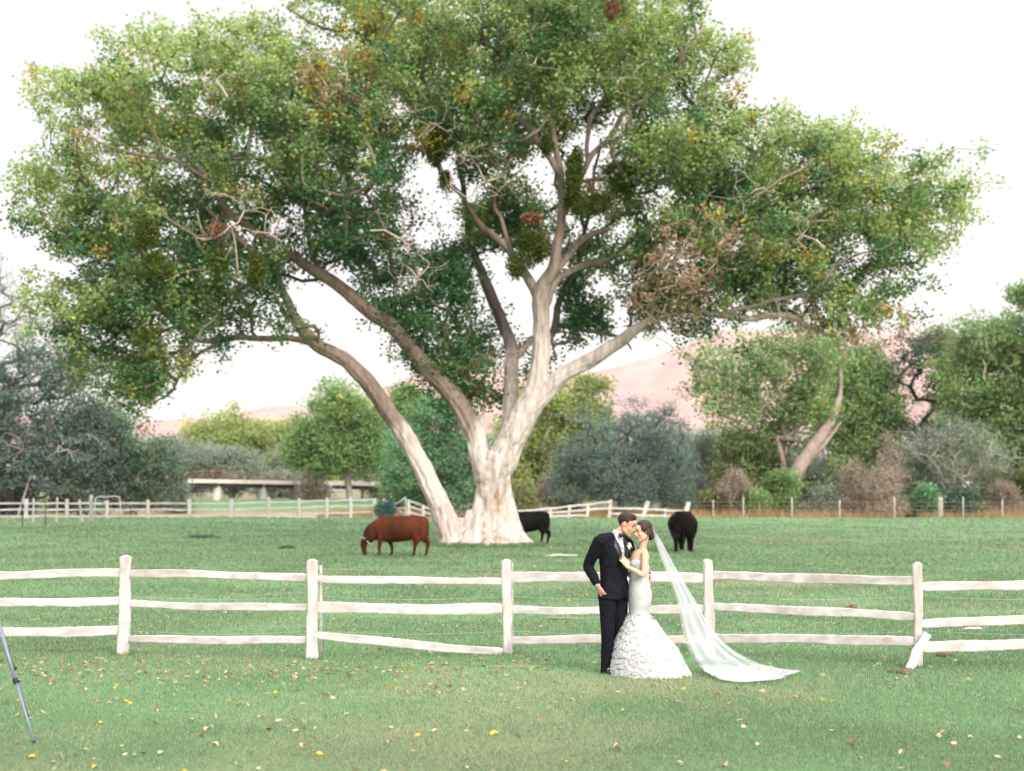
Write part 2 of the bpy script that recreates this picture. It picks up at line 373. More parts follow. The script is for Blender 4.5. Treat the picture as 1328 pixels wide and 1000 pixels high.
# ---------------------------------------------------------------- tree growing
class Grower:
    def __init__(s, seed):
        s.r = np.random.default_rng(seed); s.P = []; s.par = []; s.minr = []; s.chains = []; s.lim = []
    def limb(s, pts, rad, parent=-1, main=True):
        ids = [] if parent < 0 else [parent]
        for p, q in zip(pts, rad):
            s.P.append(np.asarray(p, float)); s.par.append(ids[-1] if ids else -1); s.minr.append(q); s.lim.append(main); ids.append(len(s.P) - 1)
        s.chains.append((ids, main)); return ids
    def near(s, p):
        return int(np.argmin(((np.array(s.P) - p) ** 2).sum(1)))
    def grow(s, targets, origin, step, wob=.12, sag=0, reach=9e9):
        T = np.asarray(targets); o = np.asarray(origin)
        T = T[np.argsort(((T - o) ** 2).sum(1))]
        cap = len(s.P) + len(T) * 12; A = np.zeros((cap, 3)); n = len(s.P); A[:n] = np.array(s.P)
        dist0 = np.zeros(cap); dist0[:n] = np.linalg.norm(A[:n] - o, axis=1)
        tips = []
        for t in T:
            d = np.linalg.norm(A[:n] - t, axis=1)
            out = np.linalg.norm(t - o)
            cost = d + .9 * np.maximum(0, dist0[:n] - out + .35 * d)
            j = int(np.argmin(cost))
            if d[j] < .03: continue
            L = d[j]; k = int(np.clip(round(L / step), 1, 11)); a = A[j].copy()
            pj = s.par[j]; dir0 = (a - A[pj]) if pj >= 0 else (t - a); dir0 = dir0 / (np.linalg.norm(dir0) + 1e-9)
            c = a + dir0 * L * .35 + np.array([0, 0, sag * L]); prev = j; ids = [j]
            for q in range(1, k + 1):
                u = q / k; p = (1 - u) ** 2 * a + 2 * u * (1 - u) * c + u * u * t
                if q < k: p = p + s.r.normal(0, wob * L / k, 3)
                A[n] = p; dist0[n] = np.linalg.norm(p - o); s.P.append(p); s.par.append(prev); s.minr.append(0); s.lim.append(False)
                ids.append(n); prev = n; n += 1
            s.chains.append((ids, False)); tips.append((n - 1, ids))
        return tips
    def radii(s, tips, tipr, expo=.5, cap=1e9):
        n = len(s.P); cnt = np.zeros(n)
        for t, _ in tips: cnt[t] += 1
        for i in range(n - 1, -1, -1):
            if s.par[i] >= 0: cnt[s.par[i]] += cnt[i]
        s.cnt = cnt
        return np.maximum(np.array(s.minr), np.minimum(tipr * np.maximum(cnt, 1) ** expo, cap))
    def tubes(s, rad, seg=5, skip_main=False):
        V = []; Fq = []; o = 0; A = np.array(s.P); th = np.arange(seg) * 2 * np.pi / seg; ct, sn = np.cos(th), np.sin(th)
        i0 = np.arange(seg); i1 = (i0 + 1) % seg
        for ids, main in s.chains:
            if main and skip_main or len(ids) < 2: continue
            p = A[ids]; r = rad[ids].copy()
            if not main: r[0] = min(r[0], r[1] * 1.15)
            d = np.gradient(p, axis=0); d /= np.linalg.norm(d, axis=1)[:, None] + 1e-9
            a = np.cross(d, [.31, .2, .93]); a /= np.linalg.norm(a, axis=1)[:, None] + 1e-9; b = np.cross(d, a)
            V.append((p[:, None] + (a[:, None] * ct[None, :, None] + b[:, None] * sn[None, :, None]) * r[:, None, None]).reshape(-1, 3))
            for k in range(len(ids) - 1):
                Fq.append(np.stack([o + k * seg + i0, o + k * seg + i1, o + (k + 1) * seg + i1, o + (k + 1) * seg + i0], 1))
            o += len(ids) * seg
        return np.concatenate(V), np.concatenate(Fq).astype(np.int32)
def leafmesh(name, cen, size, col, rng, aspect=.8, up=.35):
    n = len(cen)
    nrm = rng.normal(0, 1, (n, 3)); nrm[:, 2] = abs(nrm[:, 2]) + up; nrm /= np.linalg.norm(nrm, axis=1)[:, None]
    a = np.cross(nrm, rng.normal(0, 1, (n, 3))); a /= np.linalg.norm(a, axis=1)[:, None] + 1e-9; b = np.cross(nrm, a)
    s = np.asarray(size)[:, None] * .5
    droop = nrm * s * .35
    V = np.stack([cen - a * s - droop, cen - b * s * aspect, cen + a * s - droop, cen + b * s * aspect], 1).reshape(-1, 3)
    return mesh(name, V, np.arange(4 * n).reshape(-1, 4).astype(np.int32), False, {'lc': ('FACE', col)})
def leafcolors(n, base, rng, spread=.3, yel=0, ymask=None):
    c = np.asarray(base)[None] * (1 + rng.normal(0, spread, (n, 1))) if np.ndim(base) == 1 else base * (1 + rng.normal(0, spread, (n, 1)))
    c = c * (1 + rng.normal(0, .08, (n, 3)))
    if yel:
        m = rng.random(n) < (yel if ymask is None else ymask)
        c[m] = np.array([.5, .37, .06]) * (.6 + .6 * rng.random((m.sum(), 1)))
    return np.clip(c, .01, .9)
def in_ell(rng, e, n, shell=.5):
    v = rng.normal(0, 1, (n, 3)); v /= np.linalg.norm(v, axis=1)[:, None]
    r = rng.random(n) ** (1 / 3 * shell)
    return np.array(e[:3]) + v * r[:, None] * np.array(e[3:6])
# ---------------------------------------------------------------- the great cottonwood
TD = 55.0; TS = F / TD * 1.0
TO = G(632, 707, 40, 80); TD = TO[1]
def T(px, py, off=0.): return P(px, py, TD + off)
def TR(wpx): return wpx / 2 / (F / TD)
def build_tree():
    root = thing('cottonwood_tree', TO, 'huge old cottonwood with a pale forked trunk and wide green crown above the brown cow', 'tree')
    L = np.array(root.location)
    g = Grower(11)
    def limb(pts, parent=None, main=True):
        # pts: (px, py, off, width px)
        p = [T(a, b, o) for a, b, o, w_ in pts]; r = [TR(w_) * .71 for a, b, o, w_ in pts]
        p, r = smooth_path(p, r, 3); w8 = np.clip(1 - r / .5, .1, 1)[:, None]
        p = p + (np.stack([fbm(p * .9 + q, 3, q) for q in (1, 5, 9)], 1) - .44) * w8 * .75 * (np.arange(len(p)) > 0)[:, None]
        par = -1 if parent is None else g.near(p[0])
        return g.limb(p, r, par, main)
    limb([(634, 735, 0, 100), (634, 712, 0, 84), (637, 690, 0, 66), (638, 660, 0, 58), (640, 635, 0, 58), (642, 612, 0, 62), (650, 592, 0, 60)])
    # A, left sweeping limb with its own foot
    limb([(585, 722, -.6, 60), (586, 700, -.6, 50), (576, 668, -.5, 42), (558, 628, -.4, 37), (534, 580, -.2, 35), (505, 535, 0, 33), (474, 492, .3, 30), (438, 464, .6, 27), (408, 445, .9, 25), (388, 425, 1.0, 22), (372, 392, .8, 17), (352, 352, .2, 15), (322, 318, -.5, 12), (290, 292, -1, 9), (262, 262, -1.5, 7)])
    limb([(398, 444, .9, 13), (372, 442, 1, 12), (335, 440, 1, 12), (292, 440, .8, 11), (254, 437, .5, 11), (228, 422, 0, 10), (208, 398, -.4, 8), (180, 380, -1, 6), (150, 372, -1.5, 5)], 1)
    limb([(300, 440, .8, 8), (262, 455, .6, 7), (240, 478, .5, 6), (224, 502, .4, 5), (200, 518, .3, 4), (178, 532, .2, 3)], 1)
    limb([(232, 425, 0, 8), (196, 432, -.5, 7), (168, 420, -.8, 6), (130, 412, -1, 5), (95, 412, -1.5, 4), (75, 415, -2, 3)], 1)
    limb([(215, 400, 0, 6), (240, 372, -.5, 5), (270, 408, -.6, 4)], 1)
    # B
    limb([(630, 622, 0, 40), (623, 592, .1, 38), (614, 560, .3, 38), (590, 518, .6, 35), (558, 482, 1, 31), (530, 450, 1.2, 29), (502, 420, 1.4, 27), (474, 398, 1.4, 26), (440, 371, 1.2, 24), (404, 350, .8, 22), (372, 328, .4, 18), (340, 305, -.4, 15), (300, 275, -1.2, 13), (268, 225, -2, 11), (232, 190, -1.6, 9), (204, 150, -1, 6), (180, 120, -.6, 3)], 1)
    limb([(380, 332, .4, 13), (330, 335, 1.6, 11), (270, 325, 2.5, 9), (200, 318, 3, 7), (130, 305, 3, 5), (80, 290, 3, 4)], 1)
    limb([(300, 275, -1.2, 8), (250, 215, -2.5, 8), (180, 200, -3, 6), (120, 180, -3, 4)], 1)
    limb([(420, 360, 1, 12), (400, 300, 2.2, 10), (390, 230, 3, 9), (372, 160, 3.5, 7), (360, 90, 3.6, 5), (350, 40, 3.6, 4)], 1)
    # main stem and C
    limb([(650, 600, 0, 58), (660, 575, 0, 52), (676, 545, 0, 52), (688, 520, 0, 46), (697, 492, 0, 38), (703, 462, 0, 35), (703, 425, 0, 32), (700, 392, -.1, 33), (703, 370, -.2, 27), (716, 348, -.4, 22), (723, 318, -.6, 20), (728, 282, -.8, 18), (727, 240, -1, 16), (722, 205, -1.1, 13), (712, 160, -1.4, 11), (700, 110, -1.6, 9), (694, 50, -1.8, 7), (690, 0, -1.8, 5)], 1)
    limb([(699, 392, -.1, 24), (686, 366, .1, 19), (672, 343, .3, 17), (650, 315, .5, 14), (628, 292, .6, 12), (604, 268, .7, 10), (580, 240, .6, 9), (566, 208, .4, 12), (540, 190, .2, 11), (508, 190, 0, 10), (486, 186, -.3, 10), (468, 158, -.6, 9), (448, 140, -1, 7), (425, 128, -1.2, 5)], 1)
    limb([(672, 343, .3, 10), (654, 300, -.2, 9), (640, 268, -.6, 8), (655, 240, -1, 6), (680, 215, -1.4, 4)], 1)
    limb([(722, 222, -1, 11), (684, 166, -1.4, 12), (664, 145, -1.6, 10), (656, 110, -1.8, 9), (648, 60, -1.8, 8), (640, 20, -1.8, 6)], 1)
    limb([(706, 375, -.2, 16), (735, 330, .3, 13), (764, 300, .8, 12), (790, 292, 1, 8)], 1)
    limb([(703, 400, 0, 18), (720, 365, .6, 15), (752, 347, 1.2, 14), (786, 335, 2, 12), (830, 310, 3, 10), (870, 270, 3.6, 8), (900, 220, 4, 6), (925, 170, 4, 4)], 1)
    limb([(728, 282, -.8, 11), (745, 240, -.6, 11), (764, 206, -.5, 11), (795, 176, -.6, 10), (815, 145, -.8, 9), (835, 128, -1, 10), (856, 108, -1.2, 10), (880, 80, -1.4, 8), (905, 50, -1.6, 5)], 1)
    limb([(762, 208, -.5, 8), (765, 160, .6, 10), (785, 125, 1.5, 8), (790, 70, 2.5, 7), (800, 20, 3, 5)], 1)
    # D, right limb
    limb([(672, 560, 0, 44), (690, 527, -.1, 40), (712, 503, -.2, 34), (735, 483, -.3, 31), (762, 468, -.4, 29), (790, 452, -.5, 26), (812, 438, -.6, 23), (834, 423, -.7, 17), (862, 412, -.8, 14), (900, 403, -.9, 15), (935, 408, -1, 14), (965, 414, -1, 13), (1000, 410, -1.2, 12), (1030, 412, -1.3, 12), (1055, 425, -1.4, 10), (1085, 434, -1.5, 7)], 1)
    limb([(935, 408, -1, 10), (975, 400, -1.4, 9), (1012, 392, -1.8, 8), (1055, 378, -2.2, 7), (1085, 350, -2.6, 6), (1120, 330, -3, 5), (1160, 315, -3.2, 4)], 1)
    limb([(870, 412, -.8, 9), (920, 380, 0, 9), (980, 350, 1, 8), (1040, 310, 2, 7), (1100, 265, 2.6, 5), (1160, 240, 3, 4)], 1)
    limb([(836, 424, -.7, 9), (862, 370, -1.5, 9), (880, 320, -2.2, 8), (925, 280, -3, 6), (985, 250, -3.5, 5), (1060, 205, -3.8, 4)], 1)
    # E, dark limb behind, and F
    limb([(662, 560, 1.0, 36), (664, 500, 2.0, 30), (662, 455, 2.6, 27), (650, 415, 3.2, 25), (634, 375, 3.8, 22), (618, 335, 4.4, 18), (606, 296, 5, 15), (600, 240, 5.6, 12), (590, 180, 6, 10), (570, 110, 6.2, 8), (560, 50, 6.4, 6)], 1)
    limb([(664, 470, 2.4, 16), (688, 440, 2.8, 13), (712, 436, 3, 15), (722, 400, 3.4, 14), (738, 365, 3.8, 11), (755, 320, 4.4, 9), (770, 250, 5, 7), (780, 180, 5.5, 6)], 1)
    limb([(724, 420, 3.2, 9), (745, 424, 3.2, 9), (772, 432, 3, 8), (800, 436, 2.8, 6), (815, 450, 2.8, 4)], 1)
    limb([(716, 446, 3, 6), (740, 436, 3, 4), (752, 412, 3, 3)], 1)
    limb([(618, 335, 4.4, 8), (590, 385, 4.6, 7), (572, 430, 4.4, 5), (560, 470, 4.2, 4)], 1)
    # ---- crown volumes: px, py, rx, ry, off, rdepth(m), weight
    E = [(66,238,40,26,-1,2,.4),(102,292,55,42,0,3,1),(150,150,85,62,-1,4,1.4),(110,118,48,32,0,2,.5),(235,88,110,76,-1,4.5,2),(205,205,110,72,1,5,1.8),
         (140,285,95,62,2,4,1.3),(118,372,72,52,0,4,1.1),(190,405,80,50,0,3.5,1.1),(232,330,110,72,1,5,1.9),(335,95,112,90,0,5,2.1),(322,218,120,90,1,5,2.2),
         (300,352,80,68,0,4,1.3),(185,462,48,44,0,2.5,.55),(172,505,22,38,0,1.5,.25),(232,470,24,46,0,1.5,.2),(345,405,45,28,0,2,.3),
         (445,78,112,92,0,5,2),(425,200,100,92,1.5,5,2),(412,290,84,58,0,4,1.3),(470,318,60,40,1,3,.7),
         (560,58,112,82,1,5,2),(520,120,80,50,-1,3,.9),(660,50,112,80,2.5,4.5,1.9),(650,150,72,66,3,3,1.1),(640,232,55,52,5,3,.6),(505,262,48,46,2,3,.6),
         (560,335,46,46,2.5,2,.75),(560,400,52,56,2,2.5,1.1),(596,458,38,52,2,2,.8),(540,440,22,40,2,1.5,.3),
         (760,58,112,82,2,5,1.9),(852,70,96,76,0,4.5,1.7),(905,92,48,48,0,3,.6),(830,160,66,52,3,3.5,.9),(745,130,66,52,3.5,3,.8),(875,222,88,80,-.5,4.5,2),
         (938,200,88,78,0,4,1.7),(812,285,56,52,3.5,3,.7),(885,322,80,66,-1,4,1.6),(960,300,92,84,-1,4.5,2),(1040,222,70,55,0,4,1.2),(1092,190,46,44,0,3,.7),
         (1082,272,90,68,-.5,4,1.7),(1150,250,72,54,0,3,1.1),(1198,252,52,44,0,2.5,.6),(1232,258,32,30,0,1.5,.3),(1132,322,82,52,-1,3,1.1),(1045,345,82,50,-1,3.5,1.2),
         (955,370,72,34,-1,3,.7),(800,385,52,48,3.5,2.5,.55),(775,425,30,28,3,1.5,.2),(745,290,46,50,5,2.5,.5),(1005,378,70,28,-1,2.5,.45),(1100,372,60,34,-1.5,2,.45),
         (450,-35,125,62,1,5,1.3),(700,-50,200,62,1,6,2),(870,-12,82,52,1,4,.8),(905,425,12,34,-1,1,.12),(860,395,34,22,0,2,.3),(1190,305,40,30,0,2,.35),(30,225,24,16,-1,1,.12),
         (608,320,36,50,5.5,2,.6),(655,300,40,40,5.5,2,.5),(775,335,44,36,5,2,.6),(742,385,22,30,5,1.5,.25),(470,360,40,30,3,2,.4),(640,440,24,40,3.5,1.2,.35),(630,500,18,34,2.5,1,.25),(560,470,26,34,2,1.2,.4),(590,500,22,26,1.5,1,.3),(520,395,26,30,2.2,1.5,.35),(690,460,16,26,4,1,.2),(760,400,24,20,3,1.5,.3),(600,20,150,70,-3.5,2.5,1.5),(720,40,130,70,-3.5,2.2,1.5),(560,110,110,60,-3.5,2,1.0),(690,105,80,34,-3.2,1.6,.6),(820,60,90,60,-3.2,2,.9),(480,180,60,50,-3,2,.6),(400,120,90,70,-4,2,1),(630,170,44,34,-2.2,1,.3),(170,440,80,50,-1.5,2,.8),(110,430,60,40,0,2,.6),(260,400,60,44,0,2.5,.6),(180,490,26,44,0,1,.4),(660,270,60,50,5.5,2,.7),(600,150,70,60,3,2,.9),(250,250,140,110,6,3,1.6),(450,150,160,110,7,3,1.8),(700,80,180,100,8,3,1.9),(980,280,140,80,6,3,1.4),(1110,405,50,22,-1.5,1.5,.25)]
    rng = np.random.default_rng(3)
    clumps = []; targets = []
    for (cx, cy, rx, ry, off, rd, wt) in E:
        c = T(cx, cy, off); e = (*c, rx / (F / TD), rd, ry / (F / TD)); s_ = TR(2)
        e = (c[0], c[1], c[2], rx / 35.2, rd, ry / 35.2)
        nc = max(2, int(wt * 12)); cc = in_ell(rng, e, nc, .75)
        for q in cc:
            m = int(rng.integers(4, 12)); targets.append(q + rng.normal(0, 1, (m, 3)) * [.5, .5, .38])
    targets = np.concatenate(targets)
    # loose sprays reaching out past the crown's edge, and some hanging from the underside
    cc_ = T(640, 300); far = targets[rng.choice(len(targets), 420, False)]; dv = far - cc_; dv /= np.linalg.norm(dv, axis=1)[:, None]
    far = far + dv * rng.uniform(.5, 1.7, (420, 1)); low = targets[rng.choice(len(targets), 260, False)] - np.stack([np.zeros(260), np.zeros(260), rng.uniform(.5, 1.6, 260)], 1)
    low = low[low[:, 2] > TO[2] + 6.2]
    targets = np.concatenate([targets[rng.random(len(targets)) < .8], far, low])
    org = T(655, 560)
    tips = g.grow(targets, org, .55, .15, -.05)
    rad = g.radii(tips, .0115, .5, cap=.075)
    V, Fq = g.tubes(rad, 5, True)
    A = np.array(g.P)
    # main limbs: overlapping ribbed tubes fused into one skin
    parts = []
    def ribbed(p, r, seg=30):
        # finely sampled
        p, r = smooth_path(p, r, 3)
        V_, F_ = sweep(p, r, seg, (0, 0, 1) if abs(p[-1][2] - p[0][2]) < abs(p[-1][0] - p[0][0]) * .2 else (0, -1, 0))
        ang = np.tile(np.arange(seg) * 2 * np.pi / seg, len(p)); ln = np.repeat(np.concatenate([[0], np.cumsum(np.linalg.norm(np.diff(p, axis=0), axis=1))]), seg)
        rr = np.repeat(r, seg); cen = np.repeat(p, seg, axis=0)
        q = np.stack([np.cos(ang) * (2 + rr * 5), np.sin(ang) * (2 + rr * 5), ln * .55], -1)
        n = fbm(q * 1.1, 3, 5) - .45; ridges = abs(fbm(q * [1.6, 1.6, 1.1] + 7, 3, 9) - .45)
        k = 1 + .2 * n - .1 * (ridges < .05) + .3 * (ridges - .1)
        return cen + (V_ - cen) * k[:, None], F_
    for ids, main in g.chains:
        if main: parts.append(ribbed(A[ids], np.maximum(rad[ids] * (1), .03)))
    # buttress roots
    for (x0, y0, o0, x1, y1, o1, w0, w1) in [(650,660,-.4,690,712,-1.2,34,10),(640,650,-.6,652,716,-1.9,36,16),(622,660,-.6,612,716,-1.8,34,16),(655,640,0,699,716,-.8,34,5),(600,690,-.9,560,716,-1.4,28,10),
            (590,690,-.9,582,720,-1.8,30,14),(648,670,-.7,676,718,-2.0,26,12),(630,660,-.7,632,720,-2.2,30,14),(612,680,-.3,604,714,-1.5,40,22),(656,650,.6,694,705,1.6,30,8),(640,640,.8,640,700,2.4,44,18),(600,690,.6,580,704,1.6,40,16),(625,640,0,602,700,-.9,30,20)]:
        a, b = T(x0, y0, max(o0, -.1)), T(x1, y1, o1); b[2] = gz(b[0], b[1]) - .12
        a = a + [0, 0, .5]; m = a * .62 + b * .38; m[2] -= .40 * abs(a[2] - b[2]) ; 
        parts.append(ribbed(np.array([a, m, b]), np.array([TR(w0) * .4, TR(w0 * .5 + w1 * .35), TR(w1)]), 20))
    me = fuse('trunk', parts, .035, 5, .5)
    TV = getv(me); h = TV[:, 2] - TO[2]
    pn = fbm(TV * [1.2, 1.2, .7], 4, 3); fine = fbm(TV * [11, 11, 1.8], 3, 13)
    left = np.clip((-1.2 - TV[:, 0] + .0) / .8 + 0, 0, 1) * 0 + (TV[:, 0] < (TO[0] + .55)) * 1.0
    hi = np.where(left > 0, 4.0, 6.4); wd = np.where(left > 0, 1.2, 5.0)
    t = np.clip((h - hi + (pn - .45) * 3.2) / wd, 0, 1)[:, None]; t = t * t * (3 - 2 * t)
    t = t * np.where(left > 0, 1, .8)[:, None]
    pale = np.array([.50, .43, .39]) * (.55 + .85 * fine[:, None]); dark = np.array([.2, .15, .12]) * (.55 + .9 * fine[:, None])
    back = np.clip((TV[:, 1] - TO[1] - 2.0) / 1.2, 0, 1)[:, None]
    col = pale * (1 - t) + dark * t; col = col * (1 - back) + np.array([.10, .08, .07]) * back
    # the weeping orange brown streak down the front of the bole
    sx = (TV[:, 0] - (T(646, 660)[0] + .12 * np.sin(h * 2))) / .22
    k = (np.exp(-sx ** 2) * (h < 2.3) * (h > -.1) * (TV[:, 1] < TO[1] + .2) * (fbm(TV * [5, 5, 2], 3, 41) > .47)) * .8
    sx2 = (TV[:, 0] - T(628, 690)[0]) / .15; k = np.maximum(k, np.exp(-sx2 ** 2) * (h < 1.1) * (TV[:, 1] < TO[1]) * .8 * (fbm(TV * [6, 6, 3], 3, 43) > .46))
    col = col * (1 - k[:, None]) + np.array([.33, .18, .08]) * k[:, None]
    # broad vertical variation
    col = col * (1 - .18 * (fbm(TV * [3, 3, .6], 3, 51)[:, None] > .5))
    setv(me, TV - L)
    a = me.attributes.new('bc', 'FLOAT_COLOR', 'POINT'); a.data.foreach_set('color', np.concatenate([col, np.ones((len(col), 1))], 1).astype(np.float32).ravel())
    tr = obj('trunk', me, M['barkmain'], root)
    obj('branches', mesh('branches', V - L, Fq, True), M['twig'], root)
    # leaves
    segs = []
    for t_, ids in tips:
        n = int(rng.integers(30, 60)); k = rng.random(n) ** .6
        pa = A[ids[-2]] if len(ids) > 1 else A[t_]
        segs.append(A[t_] + (pa - A[t_]) * (1 - k[:, None]) * .9 + rng.normal(0, 1, (n, 3)) * [.25, .25, .2] + [0, 0, -.04])
    sizes = [len(q) for q in segs]; cen = np.concatenate(segs); n = len(cen)
    # the colour of each spray: deep green, paler and yellow sprays; outside, right and top painted paler as if lit
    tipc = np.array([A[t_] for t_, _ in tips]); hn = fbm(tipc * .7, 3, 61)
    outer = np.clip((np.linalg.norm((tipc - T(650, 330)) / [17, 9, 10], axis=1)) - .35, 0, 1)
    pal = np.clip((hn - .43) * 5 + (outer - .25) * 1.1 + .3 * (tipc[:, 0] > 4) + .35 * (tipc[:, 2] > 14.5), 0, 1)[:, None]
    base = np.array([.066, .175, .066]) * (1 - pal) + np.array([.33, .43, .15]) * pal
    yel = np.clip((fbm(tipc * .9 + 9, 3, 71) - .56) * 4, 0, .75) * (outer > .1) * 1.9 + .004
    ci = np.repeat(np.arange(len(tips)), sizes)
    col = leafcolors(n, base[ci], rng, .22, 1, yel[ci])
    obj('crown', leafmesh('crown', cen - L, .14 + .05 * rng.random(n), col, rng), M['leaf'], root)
    print('tree', len(tips), n)
    # bare dead twigs standing out of the crown
    r2 = np.random.default_rng(9); Vs = []; Fs = []; o = 0; dl = []
    for (cx, cy, off, rr, nn_) in [(622,228,-2.5,1.7,60),(600,200,-2.4,1.2,30),(905,318,-4.2,2.0,110),(880,350,-3.6,1.8,80),(300,282,-4,2.0,45),(345,292,-4,1.5,35),(280,95,-4.5,1.6,40),(440,100,-4.5,1.6,55),(470,150,-3.5,1.4,45),(960,245,-4.2,1.5,35),
            (520,300,-2,1.5,50),(540,350,-1.5,1.4,45),(1060,300,-4,1.6,30),(790,245,-1,1.2,40),(650,470,1.0,1.3,70),(860,395,-2,1.6,70),(1080,415,-1.5,1.6,60),(900,400,-1.6,1.8,60),(1140,420,-1,1.4,40),(120,170,-3,1.4,25),(1185,300,-2,1.4,30),(560,150,-3.5,1.3,30),(820,90,-4,1.3,30),(700,60,-4,1.5,40),(1010,400,-1.5,1.5,50)]:
        c = T(cx, cy, off); j = g.near(c + [0, 0, -.5]); g2 = Grower(int(cx))
        a0 = A[j]; g2.limb([a0, a0 + (c - a0) * .5 + r2.normal(0, .1, 3), c + [0, 0, -.3]], [.05, .04, .025], -1, False)
        tp = g2.grow(in_ell(r2, (*c, rr, rr * .8, rr * .8), nn_, .8), c + [0, 0, -.3], .3, .13)
        rd = g2.radii(tp, .007, .45); v_, f_ = g2.tubes(rd, 4); Vs.append(v_); Fs.append(f_ + o); o += len(v_)
        if cx in (905, 880, 440, 470, 1080, 1140, 860): dl.append(np.array([g2.P[t_] for t_, _ in tp]))
    obj('dead_twigs', mesh('dead_twigs', np.concatenate(Vs) - L, np.concatenate(Fs), True), mat('deadtwig', (.52, .42, .35), .9, var=(.38, .3, .25), vscale=3, spec=.1), root)
    d = np.repeat(np.concatenate(dl), 7, 0); d = d + r2.normal(0, .12, d.shape)
    obj('dead_leaves', leafmesh('dead_leaves', d - L, .12 + .06 * r2.random(len(d)), np.array([.42, .27, .17]) * (.6 + .8 * r2.random((len(d), 1))), r2), M['leaf'], root)
    # hanging mistletoe clumps
    for i, (cx, cy, rx, ry, off, c) in enumerate([(572,192,17,34,-1.2,0),(578,232,10,16,-1.2,0),(682,318,26,34,-1.2,0),(668,345,15,20,-1.3,0),(745,225,16,46,-1.9,0),(748,262,18,24,-1.8,0),(815,238,20,24,-1.5,0),(775,265,16,20,-1.6,0),(188,302,14,30,-4.0,0),
            (282,338,14,20,-3.6,0),(335,350,13,26,-3.4,0),(712,190,9,16,-1.8,0),(836,208,8,11,-2,1),(276,300,10,12,-4,1),(792,12,10,20,-3.5,1),(805,225,30,16,-.9,0),(690,285,14,10,-1.5,1),(206,345,18,24,-3.8,0)]):
        c0 = T(cx, cy, off); nb = int(rx * ry * 3.6)
        q = []
        for z_ in range(4):
            f_ = r2.uniform(.5, .85); q.append(in_ell(r2, (c0[0] + r2.normal(0, .35) * rx / 35.2, c0[1] + r2.normal(0, .1), c0[2] + (z_ - 1.5) * .25 * ry / 35.2, f_ * rx / 35.2, rx / 40, f_ * .8 * ry / 35.2), nb // 4, .9))
        q = np.concatenate(q) + r2.normal(0, .06, (nb // 4 * 4, 3)); nb = len(q)
        b = np.array([.27, .14, .07]) if c else np.array([.10, .13, .018])
        o_ = obj('mistletoe_clump', leafmesh('mistletoe_clump', q - L, .11 + .06 * r2.random(nb), leafcolors(nb, b, r2, .3), r2, .5), M['leaf'], root)
    return root
build_tree()

